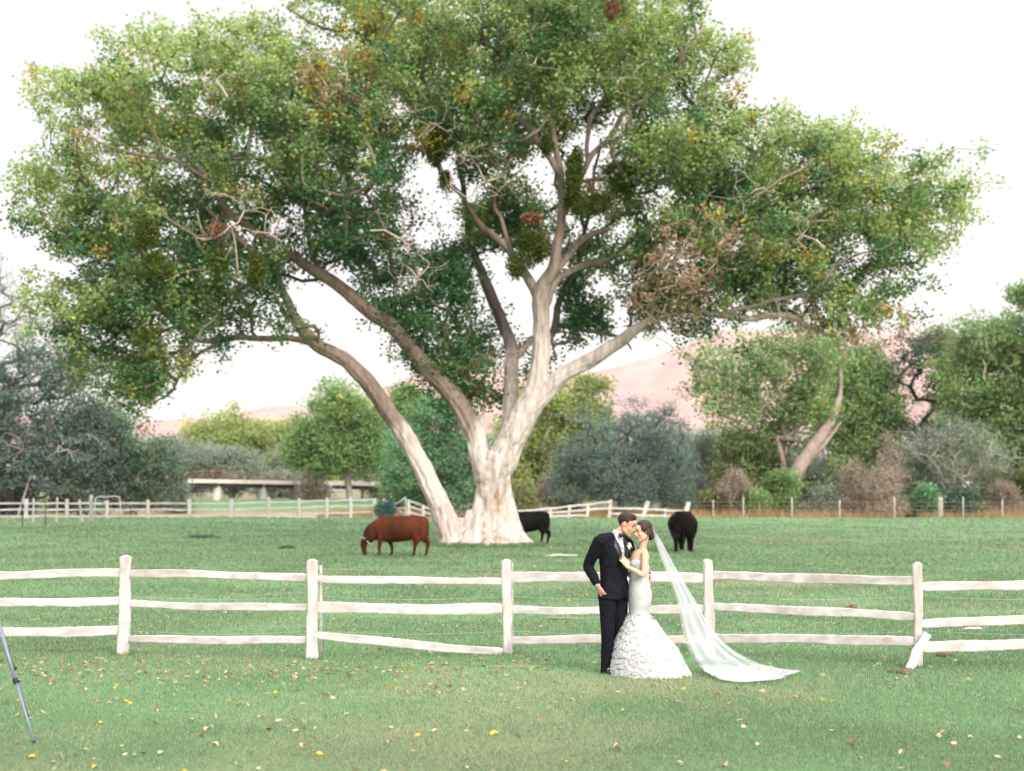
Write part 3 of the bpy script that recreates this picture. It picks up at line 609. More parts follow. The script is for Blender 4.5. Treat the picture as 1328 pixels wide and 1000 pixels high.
# ---------------------------------------------------------------- trees and shrubs beyond the pasture
def bgtree(name, label, cat, px0, px1, top, base_px, D, kind, seed, vols=None, dens=1., trunk_h=.35, lsize=None, yel=.03, group='trees beyond the pasture', bark=None, trunk_w=None, lean=0, extra=()):
    """crown fills px0..px1 from top downwards; base_px = column where the trunk meets the ground"""
    s = F / D; rng = np.random.default_rng(seed)
    bx = (base_px - 664) / s * 1.0; zg = float(gz(bx, D)); b = np.array([bx, D, zg - .15])
    cx = ((px0 + px1) / 2 - 664) / s; wd = (px1 - px0) / s / 2; zt = P(664, top, D)[2]; H = zt - zg
    root = thing(name, (bx, D, zg), label, cat, group)
    L = np.array(root.location)
    COL = {'green': (.22, .36, .13), 'lime': (.36, .44, .15), 'grey': (.26, .31, .24), 'blue': (.16, .245, .21), 'teal': (.12, .19, .15), 'jade': (.16, .34, .17), 'dark': (.09, .165, .105), 'tan': (.36, .3, .24), 'olive': (.23, .25, .10), 'rust': (.3, .2, .12)}
    col = np.array(COL[kind])
    g = Grower(seed); r0 = (trunk_w or max(.12, H * .028)); fork = zg + H * trunk_h
    for ex in extra:
        pp, qq = smooth_path([P(a, b_, D + o) for a, b_, o, w_ in ex], [w_ / 2 / s for a, b_, o, w_ in ex], 3); g.limb(pp, qq, -1, True)
    nst = 1 if trunk_h > .15 else 3
    for q in range(nst):
        ang = rng.random() * 6.28; dx = 0 if nst == 1 else math.cos(ang) * wd * .25; dy = 0 if nst == 1 else math.sin(ang) * wd * .25
        g.limb([b + [dx * .2, dy * .2, 0], [bx * .8 + cx * .2 + dx * .6, D + dy * .6, zg + (fork - zg) * .5], [bx * .45 + cx * .55 + dx, D + dy, fork]], [r0, r0 * .85, r0 * .7], -1, True)
    if vols is None:
        vols = []
        nv = 9
        for q in range(nv):
            a = rng.random() * 6.28; rr = rng.random() ** .5
            hh = .30 + .52 * rng.random() if trunk_h > .1 else .1 + .7 * rng.random()
            wf = math.sqrt(max(.15, 1 - ((hh - .5) / .62) ** 2))
            vols.append((cx + math.cos(a) * rr * wd * .66 * wf, D + math.sin(a) * rr * wd * .5, zg + H * hh, wd * .42, wd * .38, H * .17))
        vols.append((cx + rng.normal(0, .1) * wd, D, zt - H * .16, wd * .4, wd * .4, H * .16))
    else:
        vols = [((a - 664) / s, D + o, P(664, b_, D)[2], c / s, max(c / s * .8, 1), d / s) for a, b_, c, d, o in vols]
    T_ = []
    for v in vols:
        nc = max(3, int(dens * 34 * (v[3] * v[5]) ** .55 / 2.2)); cc = in_ell(rng, v, nc, .7)
        for c in cc: T_.append(c + rng.normal(0, 1, (3, 3)) * .16 * (v[3] + v[5]))
    T_ = np.concatenate(T_); T_[:, 2] = np.maximum(T_[:, 2], zg + .15)
    tips = g.grow(T_, (bx, D, fork), max(.5, H * .08), .15)
    rad = g.radii(tips, .011 + H * .0007, .45, cap=r0)
    V, Fq = g.tubes(rad, 6); obj('trunk', mesh('trunk', V - L, Fq, True), bark or M['bark'], root)
    A = np.array(g.P); ls = lsize or .27
    if ls > 0:
        n1 = 26 if kind != 'tan' else 10; t = np.repeat(A[[q for q, _ in tips]], n1, 0)
        hn = fbm(t * .5, 2, seed)[:, None]
        sp = ls * 1.6; cen = t + rng.normal(0, 1, t.shape) * [sp, sp, sp * .75]; cen[:, 2] = np.maximum(cen[:, 2], zg + .05)
        c = col * (.55 + .95 * hn) + np.array([.06, .05, 0]) * np.clip(hn - .5, 0, 1) * 2
        c = leafcolors(len(cen), c, rng, .22, 1, np.full(len(cen), yel) * np.clip((hn[:, 0] - .35) * 5, 0, 2))
        asp = .5 if kind in ('grey', 'blue', 'tan') else .8
        obj('crown', leafmesh('crown', cen - L, ls * (.7 + .6 * rng.random(len(cen))), c, rng, asp), M['leaf'], root)
    return root
dark = mat('darkbark', (.09, .07, .06), .9, var=(.05, .04, .035)); pale = mat('palebark', (.31, .25, .215), .9, var=(.2, .155, .13), vscale=2)
G1 = 'trees beyond the pasture'; G2 = 'shrubs along the far edge of the pasture'
BT = [
 ('mesquite_tree', 'big blue grey mesquite filling the left edge of the picture with bare branches', 'tree', -150, 150, 395, 20, 106, 'teal', 1, dict(vols=[(-50,500,75,60,0),(40,540,76,62,0),(100,560,60,50,2),(0,600,90,50,-1),(-80,560,90,90,3),(90,600,60,40,-2),(50,470,50,40,2)], dens=1.1, trunk_h=.2, lsize=.2, bark=dark)),
 ('mesquite_tree', 'airy dark tree with thin sprays rising against the sky at the left edge', 'tree', -60, 130, 385, -20, 112, 'grey', 2, dict(vols=[(20,430,60,40,0),(90,480,45,35,0),(-20,400,50,40,0),(125,470,25,20,0)], dens=.5, trunk_h=.5, lsize=.2, bark=dark)),
 ('dark_tree', 'dense dark green tree at the right side of the big mesquite', 'tree', 95, 235, 540, 165, 108, 'dark', 3, dict(vols=[(130,590,40,40,0),(165,600,42,36,0),(200,615,34,30,0),(150,625,50,26,-1),(110,560,30,30,1)], dens=1.3, trunk_h=.12, lsize=.22)),
 ('green_tree', 'small light green tree peeping over the dark trees on the left', 'tree', 110, 185, 538, 150, 135, 'jade', 4, dict(trunk_h=.3)),
 ('cottonwood_tree', 'broad flat yellow green cottonwood far behind the middle of the bridge', 'tree', 238, 360, 543, 300, 235, 'lime', 5, dict(vols=[(265,568,24,16,0),(300,560,32,16,0),(335,566,28,16,0),(290,580,40,14,-2),(350,574,22,14,0)], lsize=.4, dens=1.6, trunk_h=.4)),
 ('cottonwood_tree', 'yellow green cottonwood right of the flat one behind the bridge', 'tree', 335, 430, 550, 385, 228, 'lime', 6, dict(lsize=.4, dens=1.4, trunk_h=.3)),
 ('mesquite_tree', 'grey green mesquite behind the left end of the bridge deck', 'tree', 170, 290, 572, 230, 205, 'grey', 7, dict(lsize=.36, dens=1.5, trunk_h=.15)),
 ('mesquite_tree', 'rounded grey green mesquite behind the middle of the bridge railing', 'tree', 265, 350, 585, 305, 200, 'grey', 8, dict(lsize=.36, dens=1.4, trunk_h=.15)),
 ('mesquite_tree', 'grey green mesquite behind the bridge left of the pale trunked cottonwood', 'tree', 330, 430, 580, 380, 198, 'grey', 9, dict(lsize=.36, dens=1.5, trunk_h=.15)),
 ('cottonwood_tree', 'tall green cottonwood with pale trunk before the right end of the bridge', 'tree', 378, 490, 500, 455, 150, 'green', 10, dict(vols=[(440,525,28,24,0),(415,560,34,26,0),(470,560,26,30,0),(440,590,34,20,0),(395,585,22,20,0),(475,590,20,20,0),(455,545,26,26,1)], yel=.12, bark=pale, trunk_h=.45, lsize=.3, dens=1.5, trunk_w=.34)),
 ('cottonwood_tree', 'small green cottonwood top behind the sweeping left limb', 'tree', 485, 560, 500, 520, 165, 'green', 12, dict(trunk_h=.4, lsize=.3, dens=1.2)),
 ('willow_tree', 'bright feathery green tree just behind the left fork of the great trunk', 'tree', 500, 622, 512, 575, 105, 'jade', 13, dict(vols=[(570,550,38,30,0),(540,580,36,30,0),(595,590,34,38,0),(560,615,46,34,-1),(525,625,26,28,0),(600,640,28,24,0),(585,530,22,18,0)], dens=1.6, trunk_h=.2, lsize=.2, bark=pale, yel=.02)),
 ('green_tree', 'yellow green tree right behind the great trunk', 'tree', 655, 790, 485, 700, 135, 'lime', 14, dict(vols=[(700,520,34,24,0),(745,535,36,28,0),(690,565,38,30,0),(740,580,36,30,0),(700,615,40,30,0),(670,600,24,36,0),(775,545,22,22,0),(770,500,20,10,0)], dens=1.3, trunk_h=.3, lsize=.27, yel=.05)),
 ('mesquite_tree', 'round blue green mesquite with dark stems behind the groom', 'tree', 712, 905, 525, 803, 104.5, 'blue', 15, dict(vols=[(805,560,52,32,0),(760,590,42,34,0),(850,590,46,36,0),(800,610,60,36,-1),(742,625,30,26,0),(875,620,30,34,0),(820,640,50,20,-1),(840,555,38,26,0)], dens=1.5, trunk_h=.28, lsize=.17, bark=dark, trunk_w=.24, yel=0)),
 ('grey_shrub', 'grey brown shrub right of the round mesquite', 'shrub', 890, 945, 560, 918, 118, 'grey', 16, dict(trunk_h=.1, lsize=.22)),
 ('cottonwood_tree', 'tall ragged cottonwood with a leaning pale trunk and yellow sprays above the right fence post', 'tree', 900, 1080, 428, 1028, 111, 'green', 17, dict(vols=[(940,480,42,36,0),(985,465,40,34,0),(1030,455,40,30,0),(1060,480,30,36,0),(950,520,46,24,-1),(1000,510,40,24,0),(1010,560,40,30,2),(1050,530,30,34,0),(975,585,44,36,2)], dens=.8, trunk_h=.42, lsize=.24, bark=pale, trunk_w=.2, yel=.1, extra=[[(1018,650,-2,20),(1035,610,-2,20),(1058,575,-1.5,18),(1075,550,-1,16),(1088,515,0,9),(1090,480,0,5)],[(1045,592,-2,12),(1065,580,-1.5,8),(1090,548,-.5,3)]])),
 ('cottonwood_tree', 'round leafy green tree between the ragged cottonwood and the pink gap', 'tree', 1065, 1180, 440, 1118, 122, 'green', 18, dict(vols=[(1120,520,46,36,0),(1095,470,34,30,0),(1145,545,32,28,0),(1110,570,44,30,0),(1085,540,28,34,0),(1130,480,26,24,0)], dens=1.5, trunk_h=.3, lsize=.26, bark=pale, yel=.02)),
 ('dark_tree', 'thin dark airy tree standing in the pink gap', 'tree', 1150, 1235, 430, 1205, 120, 'dark', 19, dict(vols=[(1195,450,34,22,0),(1215,500,20,30,0),(1180,480,22,22,0),(1200,560,24,24,0)], dens=.55, trunk_h=.5, lsize=.2, bark=dark)),
 ('cottonwood_tree', 'large dense green cottonwood at the right edge of the picture', 'tree', 1225, 1420, 410, 1310, 116, 'green', 20, dict(vols=[(1290,450,46,34,0),(1340,440,50,36,0),(1265,500,40,36,0),(1310,520,46,40,-1),(1365,520,50,50,0),(1290,575,48,34,-1),(1340,590,44,34,0),(1250,560,28,34,1),(1385,450,40,50,1)], dens=1.6, trunk_h=.3, lsize=.25, yel=.03)),
 ('cottonwood_tree', 'green treetop leaning in at the right edge high above the others', 'tree', 1312, 1400, 365, 1375, 112, 'green', 21, dict(vols=[(1342,384,20,16,0),(1375,400,34,40,0),(1400,470,40,50,0)], dens=1.3, trunk_h=.5, lsize=.24)),
 ('green_tree', 'olive green tree behind the pink gap under the end of the right limb', 'tree', 1190, 1270, 425, 1235, 140, 'olive', 22, dict(vols=[(1235,460,30,24,0),(1250,490,30,34,0),(1215,440,22,14,0),(1240,540,28,30,0)], dens=1.0, trunk_h=.3, lsize=.26)),
 ('mesquite_tree', 'wide grey green mesquite below the pink gap', 'tree', 1165, 1305, 545, 1235, 107, 'grey', 23, dict(vols=[(1200,585,34,26,0),(1240,575,40,26,0),(1280,600,30,26,0),(1225,620,46,26,-1),(1190,625,30,24,0)], dens=1.4, trunk_h=.15, lsize=.18, yel=0)),
 ('green_tree', 'low yellow green tree behind the grey shrubs right of the black cow', 'tree', 935, 1010, 555, 975, 114, 'olive', 24, dict(vols=[(965,575,30,20,0),(985,610,34,22,0),(950,610,24,24,0),(1010,618,26,20,0)], dens=1.3, trunk_h=.12, lsize=.2, yel=.05)),
 ('green_tree', 'distant green tree filling between the great trunk and the round mesquite', 'tree', 640, 720, 545, 680, 160, 'green', 26, dict(trunk_h=.2, lsize=.32, dens=1.3)),
 ('green_tree', 'dull green tree in the distance behind the right end of the bridge', 'tree', 465, 530, 570, 500, 185, 'grey', 27, dict(trunk_h=.1, lsize=.35, dens=1.4)),
]
for nm, lab, cat, a, b_, tp, bp, D, kd, sd, kw in BT: bgtree(nm, lab, cat, a, b_, tp, bp, D, kd, sd, **kw)
SH = [  # px0, px1, top, D, kind, label
 (925,975,606,103,'tan','grey twiggy shrub just right of the rear facing black cow'),(990,1040,612,104,'green','round green shrub right of the grey twiggy one'),(905,940,640,103.5,'olive','low olive shrub in the orange dry grass beside the end fence post'),
 (1088,1120,590,103.5,'tan','upright beige shrub behind the pale twiggy thicket'),(1105,1175,606,102.5,'tan','pale twiggy leafless thicket near the wooden fence post'),(1140,1172,560,105,'tan','tall thin beige shrub with upright twigs below the pink gap'),
 (1035,1090,628,104,'grey','grey green shrub left of the pale thicket'),(1270,1330,622,104,'tan','greyish bare shrub at the foot of the right cottonwood'),(1225,1275,635,103.5,'dark','low dark shrub under the wide grey mesquite'),(1180,1215,630,103,'jade','small pale green shrub left of the wooden fence post'),
 (1300,1380,600,108,'olive','olive shrub at the right edge of the picture'),(640,700,625,104,'olive','olive shrub peeping out right of the great trunk'),(690,740,612,110,'tan','beige dead brush right of the great trunk'),(720,760,640,107,'olive','low olive brush behind the left part of the snake fence'),
 (845,905,630,108,'green','green undergrowth behind the black rear facing cow'),(395,425,598,165,'tan','pale bare shrub in front of the bridge railing'),(170,235,600,125,'olive','olive shrub at the left end of the bridge deck'),(495,540,605,118,'olive','yellowish shrub at the right end of the bridge deck'),
 (205,255,626,118,'grey','grey shrub below the left end of the bridge'),(60,110,620,120,'olive','olive shrub behind the fence below the big mesquite'),(-20,50,610,110,'dark','dark shrub under the big mesquite at the left edge'),(340,400,618,190,'grey','grey shrub under the bridge'),
 (610,650,600,112,'green','green undergrowth seen through the fork of the great trunk'),(540,580,600,118,'green','green undergrowth behind the foot of the left limb'),(955,1000,640,102.5,'green','low green shrub in front of the grey twiggy one'),
 (1160,1240,590,125,'green','green undergrowth behind the wide grey mesquite'),(1260,1340,590,126,'green','green undergrowth behind the right cottonwood'),(940,1100,585,135,'grey','grey green brush in the distance under the ragged cottonwood'),(800,960,565,150,'grey','grey green brush in the distance right of the round mesquite'),
 (1060,1190,570,140,'grey','grey green brush in the distance behind the round leafy tree'),(660,830,565,165,'green','green brush in the distance behind the round mesquite')]
for i, (a, b_, tp, D, kd, lab) in enumerate(SH):
    bgtree('shrub', lab, 'shrub', a, b_, tp, (a + b_) / 2, D, kd, 100 + i, trunk_h=.08, lsize=.17 + max(0, D - 110) * .004, dens=1.3, group=G2, yel=0, bark=pale if kd == 'tan' else None, trunk_w=.06)
# the bare grey branches in front of the big mesquite, and dead poles leaning in the brush
def bare(name, label, px, py, D, dirx, n, size, seed, m):
    rr = np.random.default_rng(seed); b = P(px, py, D); b[2] = float(gz(b[0], b[1])); root = thing(name, b, label, 'tree', None)
    g = Grower(seed); c = P(px + dirx * .6, py, D); c[2] = P(px, py, D)[2]
    g.limb([b * [1, 1, 0] + [0, 0, b[2] - .1], (b + c) / 2 + [0, 0, .4], c], [.05, .045, .03], -1, True)
    tp = g.grow(in_ell(rr, (*c, *size), n, .8), c, .6, .3); v, f = g.tubes(g.radii(tp, .012, .4), 5)
    obj('trunk', mesh('trunk', v - b, f, True), m, root)
bare('bare_tree', 'pale grey leafless branches spreading in front of the big mesquite', 25, 580, 103, 50, 120, (4.6, 1.5, 1.3), 5, mat('greybark', (.42, .38, .36), .9))
bare('bare_tree', 'thin bare treetop above the right cottonwoods', 1240, 480, 118, 30, 60, (2.4, 1.5, 3.4), 7, pale)
# ---------------------------------------------------------------- white rail fences
def plank(a, b, h, d, seed, up=(0, 0, 1), n=14, amp=.012, sag=0, taper=True, seg=12):
    """split rail: rounded rectangular bar between a and b, uneven like hewn wood"""
    a = np.asarray(a, float); b = np.asarray(b, float); t = np.linspace(0, 1, n); r = np.random.default_rng(seed)
    p = a + (b - a) * t[:, None]; L = np.linalg.norm(b - a)
    ph = r.random(6) * 6.28
    off = amp * (np.sin(t * 5 + ph[0]) + .6 * np.sin(t * 11 + ph[1])); p = p + np.outer(off, up) - np.outer(sag * 4 * t * (1 - t), up)
    hh = h * (.96 + .06 * np.sin(t * 7 + ph[2]) + .03 * np.sin(t * 17 + ph[3]) + r.normal(0, .03, n)); dd = d * (1 + .1 * np.sin(t * 6 + ph[4]))
    if taper: e = np.minimum(t, 1 - t) * L; k = np.clip(.8 + e / .3, 0, 1); hh = hh * k
    D_ = (b - a) / L; A, B = frame(D_, np.asarray(up, float))
    seg = 8; c = np.array([1, 1, .8, -.8, -1, -1, -.8, .8]); s = np.array([-.75, .75, 1, 1, .75, -.75, -1, -1]); q = 1
    jit = 1 + r.normal(0, .025, (n, seg))
    V = p[:, None] + (A[None, None] * (c * q)[None, :, None] * hh[:, None, None] * .5 + B[None, None] * (s * q)[None, :, None] * dd[:, None, None] * .5) * jit[..., None]
    i0 = np.arange(seg); i1 = (i0 + 1) % seg; Fa = []
    for k in range(n - 1): Fa += [list(map(int, x)) for x in np.stack([k * seg + i0, k * seg + i1, (k + 1) * seg + i1, (k + 1) * seg + i0], 1)]
    Fa.append([int(x) for x in i0[::-1]]); Fa.append([int(x) for x in (n - 1) * seg + i0])
    return V.reshape(-1, 3), Fa
def part(name, vf, m, root, smooth=None):
    if smooth is None: smooth = m not in (M['palewood'], M['palepost'])
    V, Fa = vf if isinstance(vf, tuple) else merge(vf)
    return obj(name, mesh(name, V - np.array(root.location), Fa, smooth), m, root)
posts = [(-345, -345, 722, 850, 14), (-92, -92, 722, 848, 14), (163, 160, 722, 850, 14), (405, 405, 727, 856, 14.5), (657, 658, 727, 850, 12), (917, 922, 727, 851, 13), (1190, 1189, 731, 866, 11.5), (1447, 1447, 730, 862, 13), (1700, 1700, 730, 858, 13)]
fr = thing('rail_fence', G(658, 850), 'white three rail split wood fence running across the lawn behind the couple', 'fence')
base = [G(b, y1) for a, b, y0, y1, w_ in posts]
for i, (a, b, y0, y1, w_) in enumerate(posts):
    D = base[i][1]; s = F / D; top = P(a, y0, D)
    part('post', plank(base[i] - [0, 0, .15], top, w_ / s, w_ / s * .8, 40 + i, up=(1, 0, 0), n=30, amp=.006, taper=False), M['palepost'], fr)
    cv, cf = ball(top - [0, 0, .012], (w_ / s * .44, w_ / s * .34, .035), seg=12, rings=6); part('post_top', (cv, cf), M['palepost'], fr)
rails = [[(750, 747, 11), (786, 783, 11), (820, 823, 12)], [(747, 743, 11), (783, 779, 11), (823, 817, 12)], [(743, 749, 10), (783, 788, 9.5), (828, 831, 10)], [(750, 755, 9.5), (787, 790, 14), (824, 846, 11)],
         [(748, 749, 13), (791, 790, 10.5), (830, 829, 10.5)], [(747, 753, 12), (786, 799, 11), (827, 832, 12)], [(761, 755, 12), (809, 798, 11.5), (839, 833, 14)], [(755, 758, 12), (798, 794, 12), (833, 835, 12)]]
for i, rr in enumerate(rails):
    for k, (ya, yb, th) in enumerate(rr):
        a = P(posts[i][0] + 4, ya, base[i][1]); b = P(posts[i + 1][0] - 4, yb, base[i + 1][1]); s = F / base[i][1]
        part('rail', plank(a, b, th / s, .05, 60 + i * 3 + k, n=40, amp=.007, sag=.008 * (k == 1)), M['palewood'], fr)
wires = []
for i in range(8):
    for yo in (730, 770, 815):
        a = P(posts[i][0], yo + 3, base[i][1] + .1); b = P(posts[i + 1][0], yo + 4, base[i + 1][1] + .1)
        m_ = (a + b) / 2 - [0, 0, .04]
        if yo == 730: continue
        wires.append(st([a, m_, b], [.0012] * 3, 5, k=5))
part('wire', wires, M['steel'], fr)
for (px, y0, y1, dx) in [(415, 733, 850, 1), (664, 729, 846, 0)]:
    b = G(px, y1 - 2) + [0, .12, 0]; t = P(px + dx, y0, b[1])
    part('steel_stake', [plank(b - [0, 0, .1], t, .035, .03, 3, up=(1, 0, 0), n=6, amp=0, taper=False)], mat('paintedstake', (.5, .47, .45), .7, var=(.2, .18, .17), vscale=5), fr)
lb = thing('broken_board', G(1176, 866), 'weathered grey board leaning against the foot of the right fence post', 'board')
a = G(1176, 868) + [0, -.05, 0]; b = P(1203, 822, a[1] + .12)
part('board', plank(a, b, .1, .035, 91, up=(1, 0, 0), n=12, taper=False), mat('greyboard', (.6, .56, .54), .8, var=(.4, .36, .34), vscale=9, bump=.004), lb)
a = G(1182, 866) + [0, -.02, 0]; b = P(1192, 836, a[1] + .1)
part('splinter', plank(a, b, .07, .03, 92, up=(1, 0, 0), n=8), M['palewood'], lb)

# far fence, left of the bridge end
FD = 96.0
ff = thing('rail_fence', P(245, 672, FD), 'long low white rail fence along the far left side of the pasture below the bridge', 'fence')
fp = [(-20, 649, 675), (34, 647, 675), (87, 647, 675), (139, 649, 675), (192, 648, 674), (245.5, 647, 675), (300, 648, 674), (348, 645, 673), (388, 646, 672), (424, 646, 672), (455, 645, 671.5), (486, 646, 671)]
for i, (x, y0, y1) in enumerate(fp):
    part('post', plank(P(x, y1 + 1, FD), P(x, y0, FD), .24 if i in (1, 5) else .2, .18, i, up=(1, 0, 0), n=5, amp=.01, taper=False, seg=8), M['palepost'], ff)
ry = [(653, 652.5), (661, 660), (669.5, 668)]
for i in range(len(fp) - 1):
    f0, f1 = fp[i][0], fp[i + 1][0]
    for k, (l, r_) in enumerate([(653, 648), (661, 655.5), (669.5, 664)]):
        g0, g1 = [l + (r_ - l) * max(0, (f - 300) / 186) ** 1 for f in (f0, f1)]
        part('rail', plank(P(f0 + .5, g0, FD + .02), P(f1 - .5, g1, FD + .02), .12, .06, 7 * i + k, n=6, amp=.015, seg=8), M['palewood'], ff)
for k, (x0, x1, y0, y1, w_, mm, lab) in enumerate([(43.5, 43, 646, 681, .09, 'palepost', 'thin white pole second from the left before the far fence'), (74, 74, 645, 680, .09, 'palepost', 'thin upright white pole between two far fence posts'),
        (103, 107, 648, 680, .1, 'palepost', 'thin white pole leaning to the left before the far fence'), (118.5, 118, 642, 679, .17, 'greyw', 'grey wooden post rising above the far fence beside the leaning pole'),
        (27.5, 29.5, 645, 683, .05, 'dk', 'dark metal stake nearest the left edge before the far fence'), (58.5, 59, 650, 683, .05, 'dk', 'dark metal stake between the thin white poles')]):
    b = G(x1, y1, 60, 100); t = P(x0, y0, b[1])
    if 'greyw' not in M: M['greyw'] = mat('greyw', (.4, .36, .36), .9); M['dk'] = mat('dk', (.05, .06, .06), .7)
    v, f = plank(b - [0, 0, .1], t, w_, w_, k, up=(1, 0, 0), n=6, amp=.01, taper=False, seg=8)
    o = obj('pole', mesh('pole', v - b, f, True), M[mm]); o.location = b; tag(o, lab, 'pole')
pg = thing('pipe_frame', P(138, 671, 92), 'thin grey pipe frame standing by the grey wooden post', 'frame')
part('tube', [st([P(124, 671, 92), P(124, 645.5, 92), P(138, 645, 92), P(155, 645, 92), P(156, 672, 92)], [.035] * 5, 6, k=2)], M['steel'], pg)

# pipe gate with green netting between the two far fences
gt = thing('wire_gate', P(530, 672, FD), 'pipe gate with drooping blue green netting at the end of the far left fence', 'gate')
M['teal'] = mat('teal', (.06, .19, .17), .7, var=(.1, .26, .22), vscale=1)
for x, y0, y1, w_ in [(497, 647, 674, .05), (512, 652, 674, .05), (526, 645, 675, .06), (530, 648, 673, .2), (549, 655, 672, .18)]:
    part('post', plank(P(x, y1, FD), P(x, y0, FD), w_, w_, 3, up=(1, 0, 0), n=5, amp=0, taper=False, seg=8), M['palepost'] if w_ > .1 else M['steel'], gt)
for k, (p, q) in enumerate([((497, 647), (526, 668)), ((512, 655), (526, 645)), ((497, 671), (526, 671)), ((497, 659), (526, 659))]):
    part('bar', [st([P(*p, FD), P(*q, FD)], [.03, .03], 6, k=2)], M['steel'], gt)
for k, (p, q) in enumerate([((530, 649), (549, 656)), ((530, 656), (549, 663)), ((530, 664), (549, 669)), ((549, 657), (563, 662)), ((549, 664), (563, 668))]):
    part('rail', plank(P(*p, FD), P(*q, FD), .1, .06, k, n=5, seg=8), M['palewood'], gt)
r_ = np.random.default_rng(4); n = 2600; e = P(500, 661, FD - .3); q = in_ell(r_, (*e, .78, .3, .62), n, .9); q[:, 2] = np.maximum(q[:, 2], float(gz(e[0], e[1])) + .02)
o = obj('green_bush', leafmesh('green_bush', q - e, .1 + .05 * r_.random(n), leafcolors(n, (.05, .15, .13), r_, .25), r_, .3), M['leaf']); o.location = e
tag(o, 'small blue green bush caught against the pipe gate', 'bush')

# snake fence on the right of the great trunk
sf = thing('rail_fence', P(791, 673, 97), 'ramshackle white rail fence with leaning posts zigzagging behind the groom', 'fence')
SD = 97.5
for k, (x0, x1, y0, y1, w_) in enumerate([(660, 660, 661, 674, .2), (686, 685, 661, 674, .15), (714, 713, 658, 674, .18), (739, 737, 655, 674, .2), (763, 761, 655, 674, .2), (792, 789.5, 648, 674, .22), (840, 833, 650, 674, .26), (863, 862, 659, 674, .12), (893, 887, 651, 676, .28)]):
    part('post', plank(P(x1, y1, SD), P(x0, y0, SD), w_, .15, k, up=(1, 0, 0), n=5, amp=.01, taper=False, seg=8), M['palepost'], sf)
for k, (xa, ya, xb, yb) in enumerate([(655, 665, 714, 659.5), (655, 669, 714, 665), (655, 672.5, 714, 670.5), (714, 659.5, 791, 651), (714, 665, 791, 659), (714, 670, 762, 668), (791, 659, 836, 660), (791, 666, 836, 669), (836, 660, 890, 663.5), (836, 668.5, 888, 670)]):
    m_ = ((xa + xb) / 2, (ya + yb) / 2)
    for q, (p0, p1) in enumerate((((xa, ya), m_), (m_, (xb, yb)))):
        part('rail', plank(P(*p0, SD - .05), P(*p1, SD - .05), .13, .06, k * 2 + q, n=5, amp=.012, seg=8, taper=False), M['palewood'], sf)
# wire fence
wf = thing('wire_fence', P(1100, 672, 98.3), 'rusty wire fence on thin stakes along the brush at the right', 'fence')
WD = 98.4; M['tpost'] = mat('tpost', (.42, .4, .36), .8)
for k, (x, y0, w_, mm) in enumerate([(925, 650, .06, 'tpost'), (964, 646, .07, 'tpost'), (985, 656, .11, 'rust'), (1027, 646, .07, 'tpost'), (1089, 650, .07, 'tpost'), (1125, 653, .05, 'rust'), (1160, 646, .07, 'tpost'), (1249, 646, .07, 'tpost'), (1300, 649, .07, 'tpost'), (1345, 649, .07, 'tpost')]):
    part('stake', plank(P(x, 674, WD), P(x, y0, WD), w_, w_, k, up=(1, 0, 0), n=4, amp=0, taper=False, seg=6), M[mm], wf)
    part('stake_tip', ball(P(x, y0, WD), (.05, .05, .09), seg=8, rings=5), M['palepost'] if mm == 'tpost' else M['rust'], wf)
part('wood_post', plank(P(1219, 674, WD), P(1219.5, 645, WD), .3, .26, 5, up=(1, 0, 0), n=7, amp=.01, taper=False), mat('oldpost', (.36, .32, .29), .9, var=(.24, .2, .18), vscale=3, bump=.02), wf)
part('wire', [st([P(895, y, WD + .05), P(1120, y + .6, WD + .05), P(1400, y, WD + .05)], [.012] * 3, 4, k=8) for y in (651, 656, 661, 666)], mat('wire', (.2, .15, .12), .8), wf)

# ---------------------------------------------------------------- bridge
br = thing('bridge', P(380, 640, 172), 'long low concrete bridge with a rusty railing beyond the pasture', 'bridge')
def bp(x, y):  # along the deck: nearer at the left
    D = np.interp(x, [-60, 222, 489], [128, 150, 178]); return P(x, y, D)
def ytop(x): return np.interp(x, [-60, 222, 489], [615, 620.6, 625.3])
xs = np.linspace(-60, 492, 12)
def strip(y0f, y1f, dep, back=0):
    parts = []
    for a, b in zip(xs[:-1], xs[1:]):
        A0, A1 = bp(a, ytop(a) + y0f), bp(a, ytop(a) + y1f); B0, B1 = bp(b, ytop(b) + y0f), bp(b, ytop(b) + y1f); q = np.array([0, dep, 0]); k = np.array([0, back, 0])
        V = np.array([A0 + k, B0 + k, B1 + k, A1 + k, A0 + q, B0 + q, B1 + q, A1 + q]); parts.append((V, [[0, 1, 2, 3], [7, 6, 5, 4], [0, 4, 5, 1], [3, 2, 6, 7], [1, 5, 6, 2], [0, 3, 7, 4]]))
    return parts
part('deck', strip(0, 5.0, 7), mat('deckconcrete', (.62, .56, .52), .8, var=(.5, .44, .4), vscale=.5), br, False)
part('girder', strip(5.05, 9.5, 5.5, .9), M['girder'], br, False)
for x in np.linspace(-60, 490, 42): part('railing_post', plank(bp(x, ytop(x) + .5), bp(x, ytop(x) - 10), .07, .07, 2, up=(1, 0, 0), n=3, amp=0, taper=False, seg=6), M['rust'], br)
for dy in (-10, -6.5, -3.2): part('railing_bar', [st([bp(x, ytop(x) + dy) for x in xs], [.045 if dy == -10 else .025] * 12, 6, k=1)], M['rust'], br)
for x, w_ in [(125, 1.4), (100, .5), (276, .9), (336, .9), (383, 1.8), (470, .8)]:
    t = bp(x, ytop(x) + 9); t[1] += 3; z0 = float(gz(t[0], t[1])) - .3; c = (t[0], t[1], (t[2] + z0) / 2)
    part('pier', plank((t[0], t[1], z0), (t[0], t[1], t[2] + .3), w_, 3.2, int(x), up=(1, 0, 0), n=4, amp=.01, taper=False), M['concrete'], br)

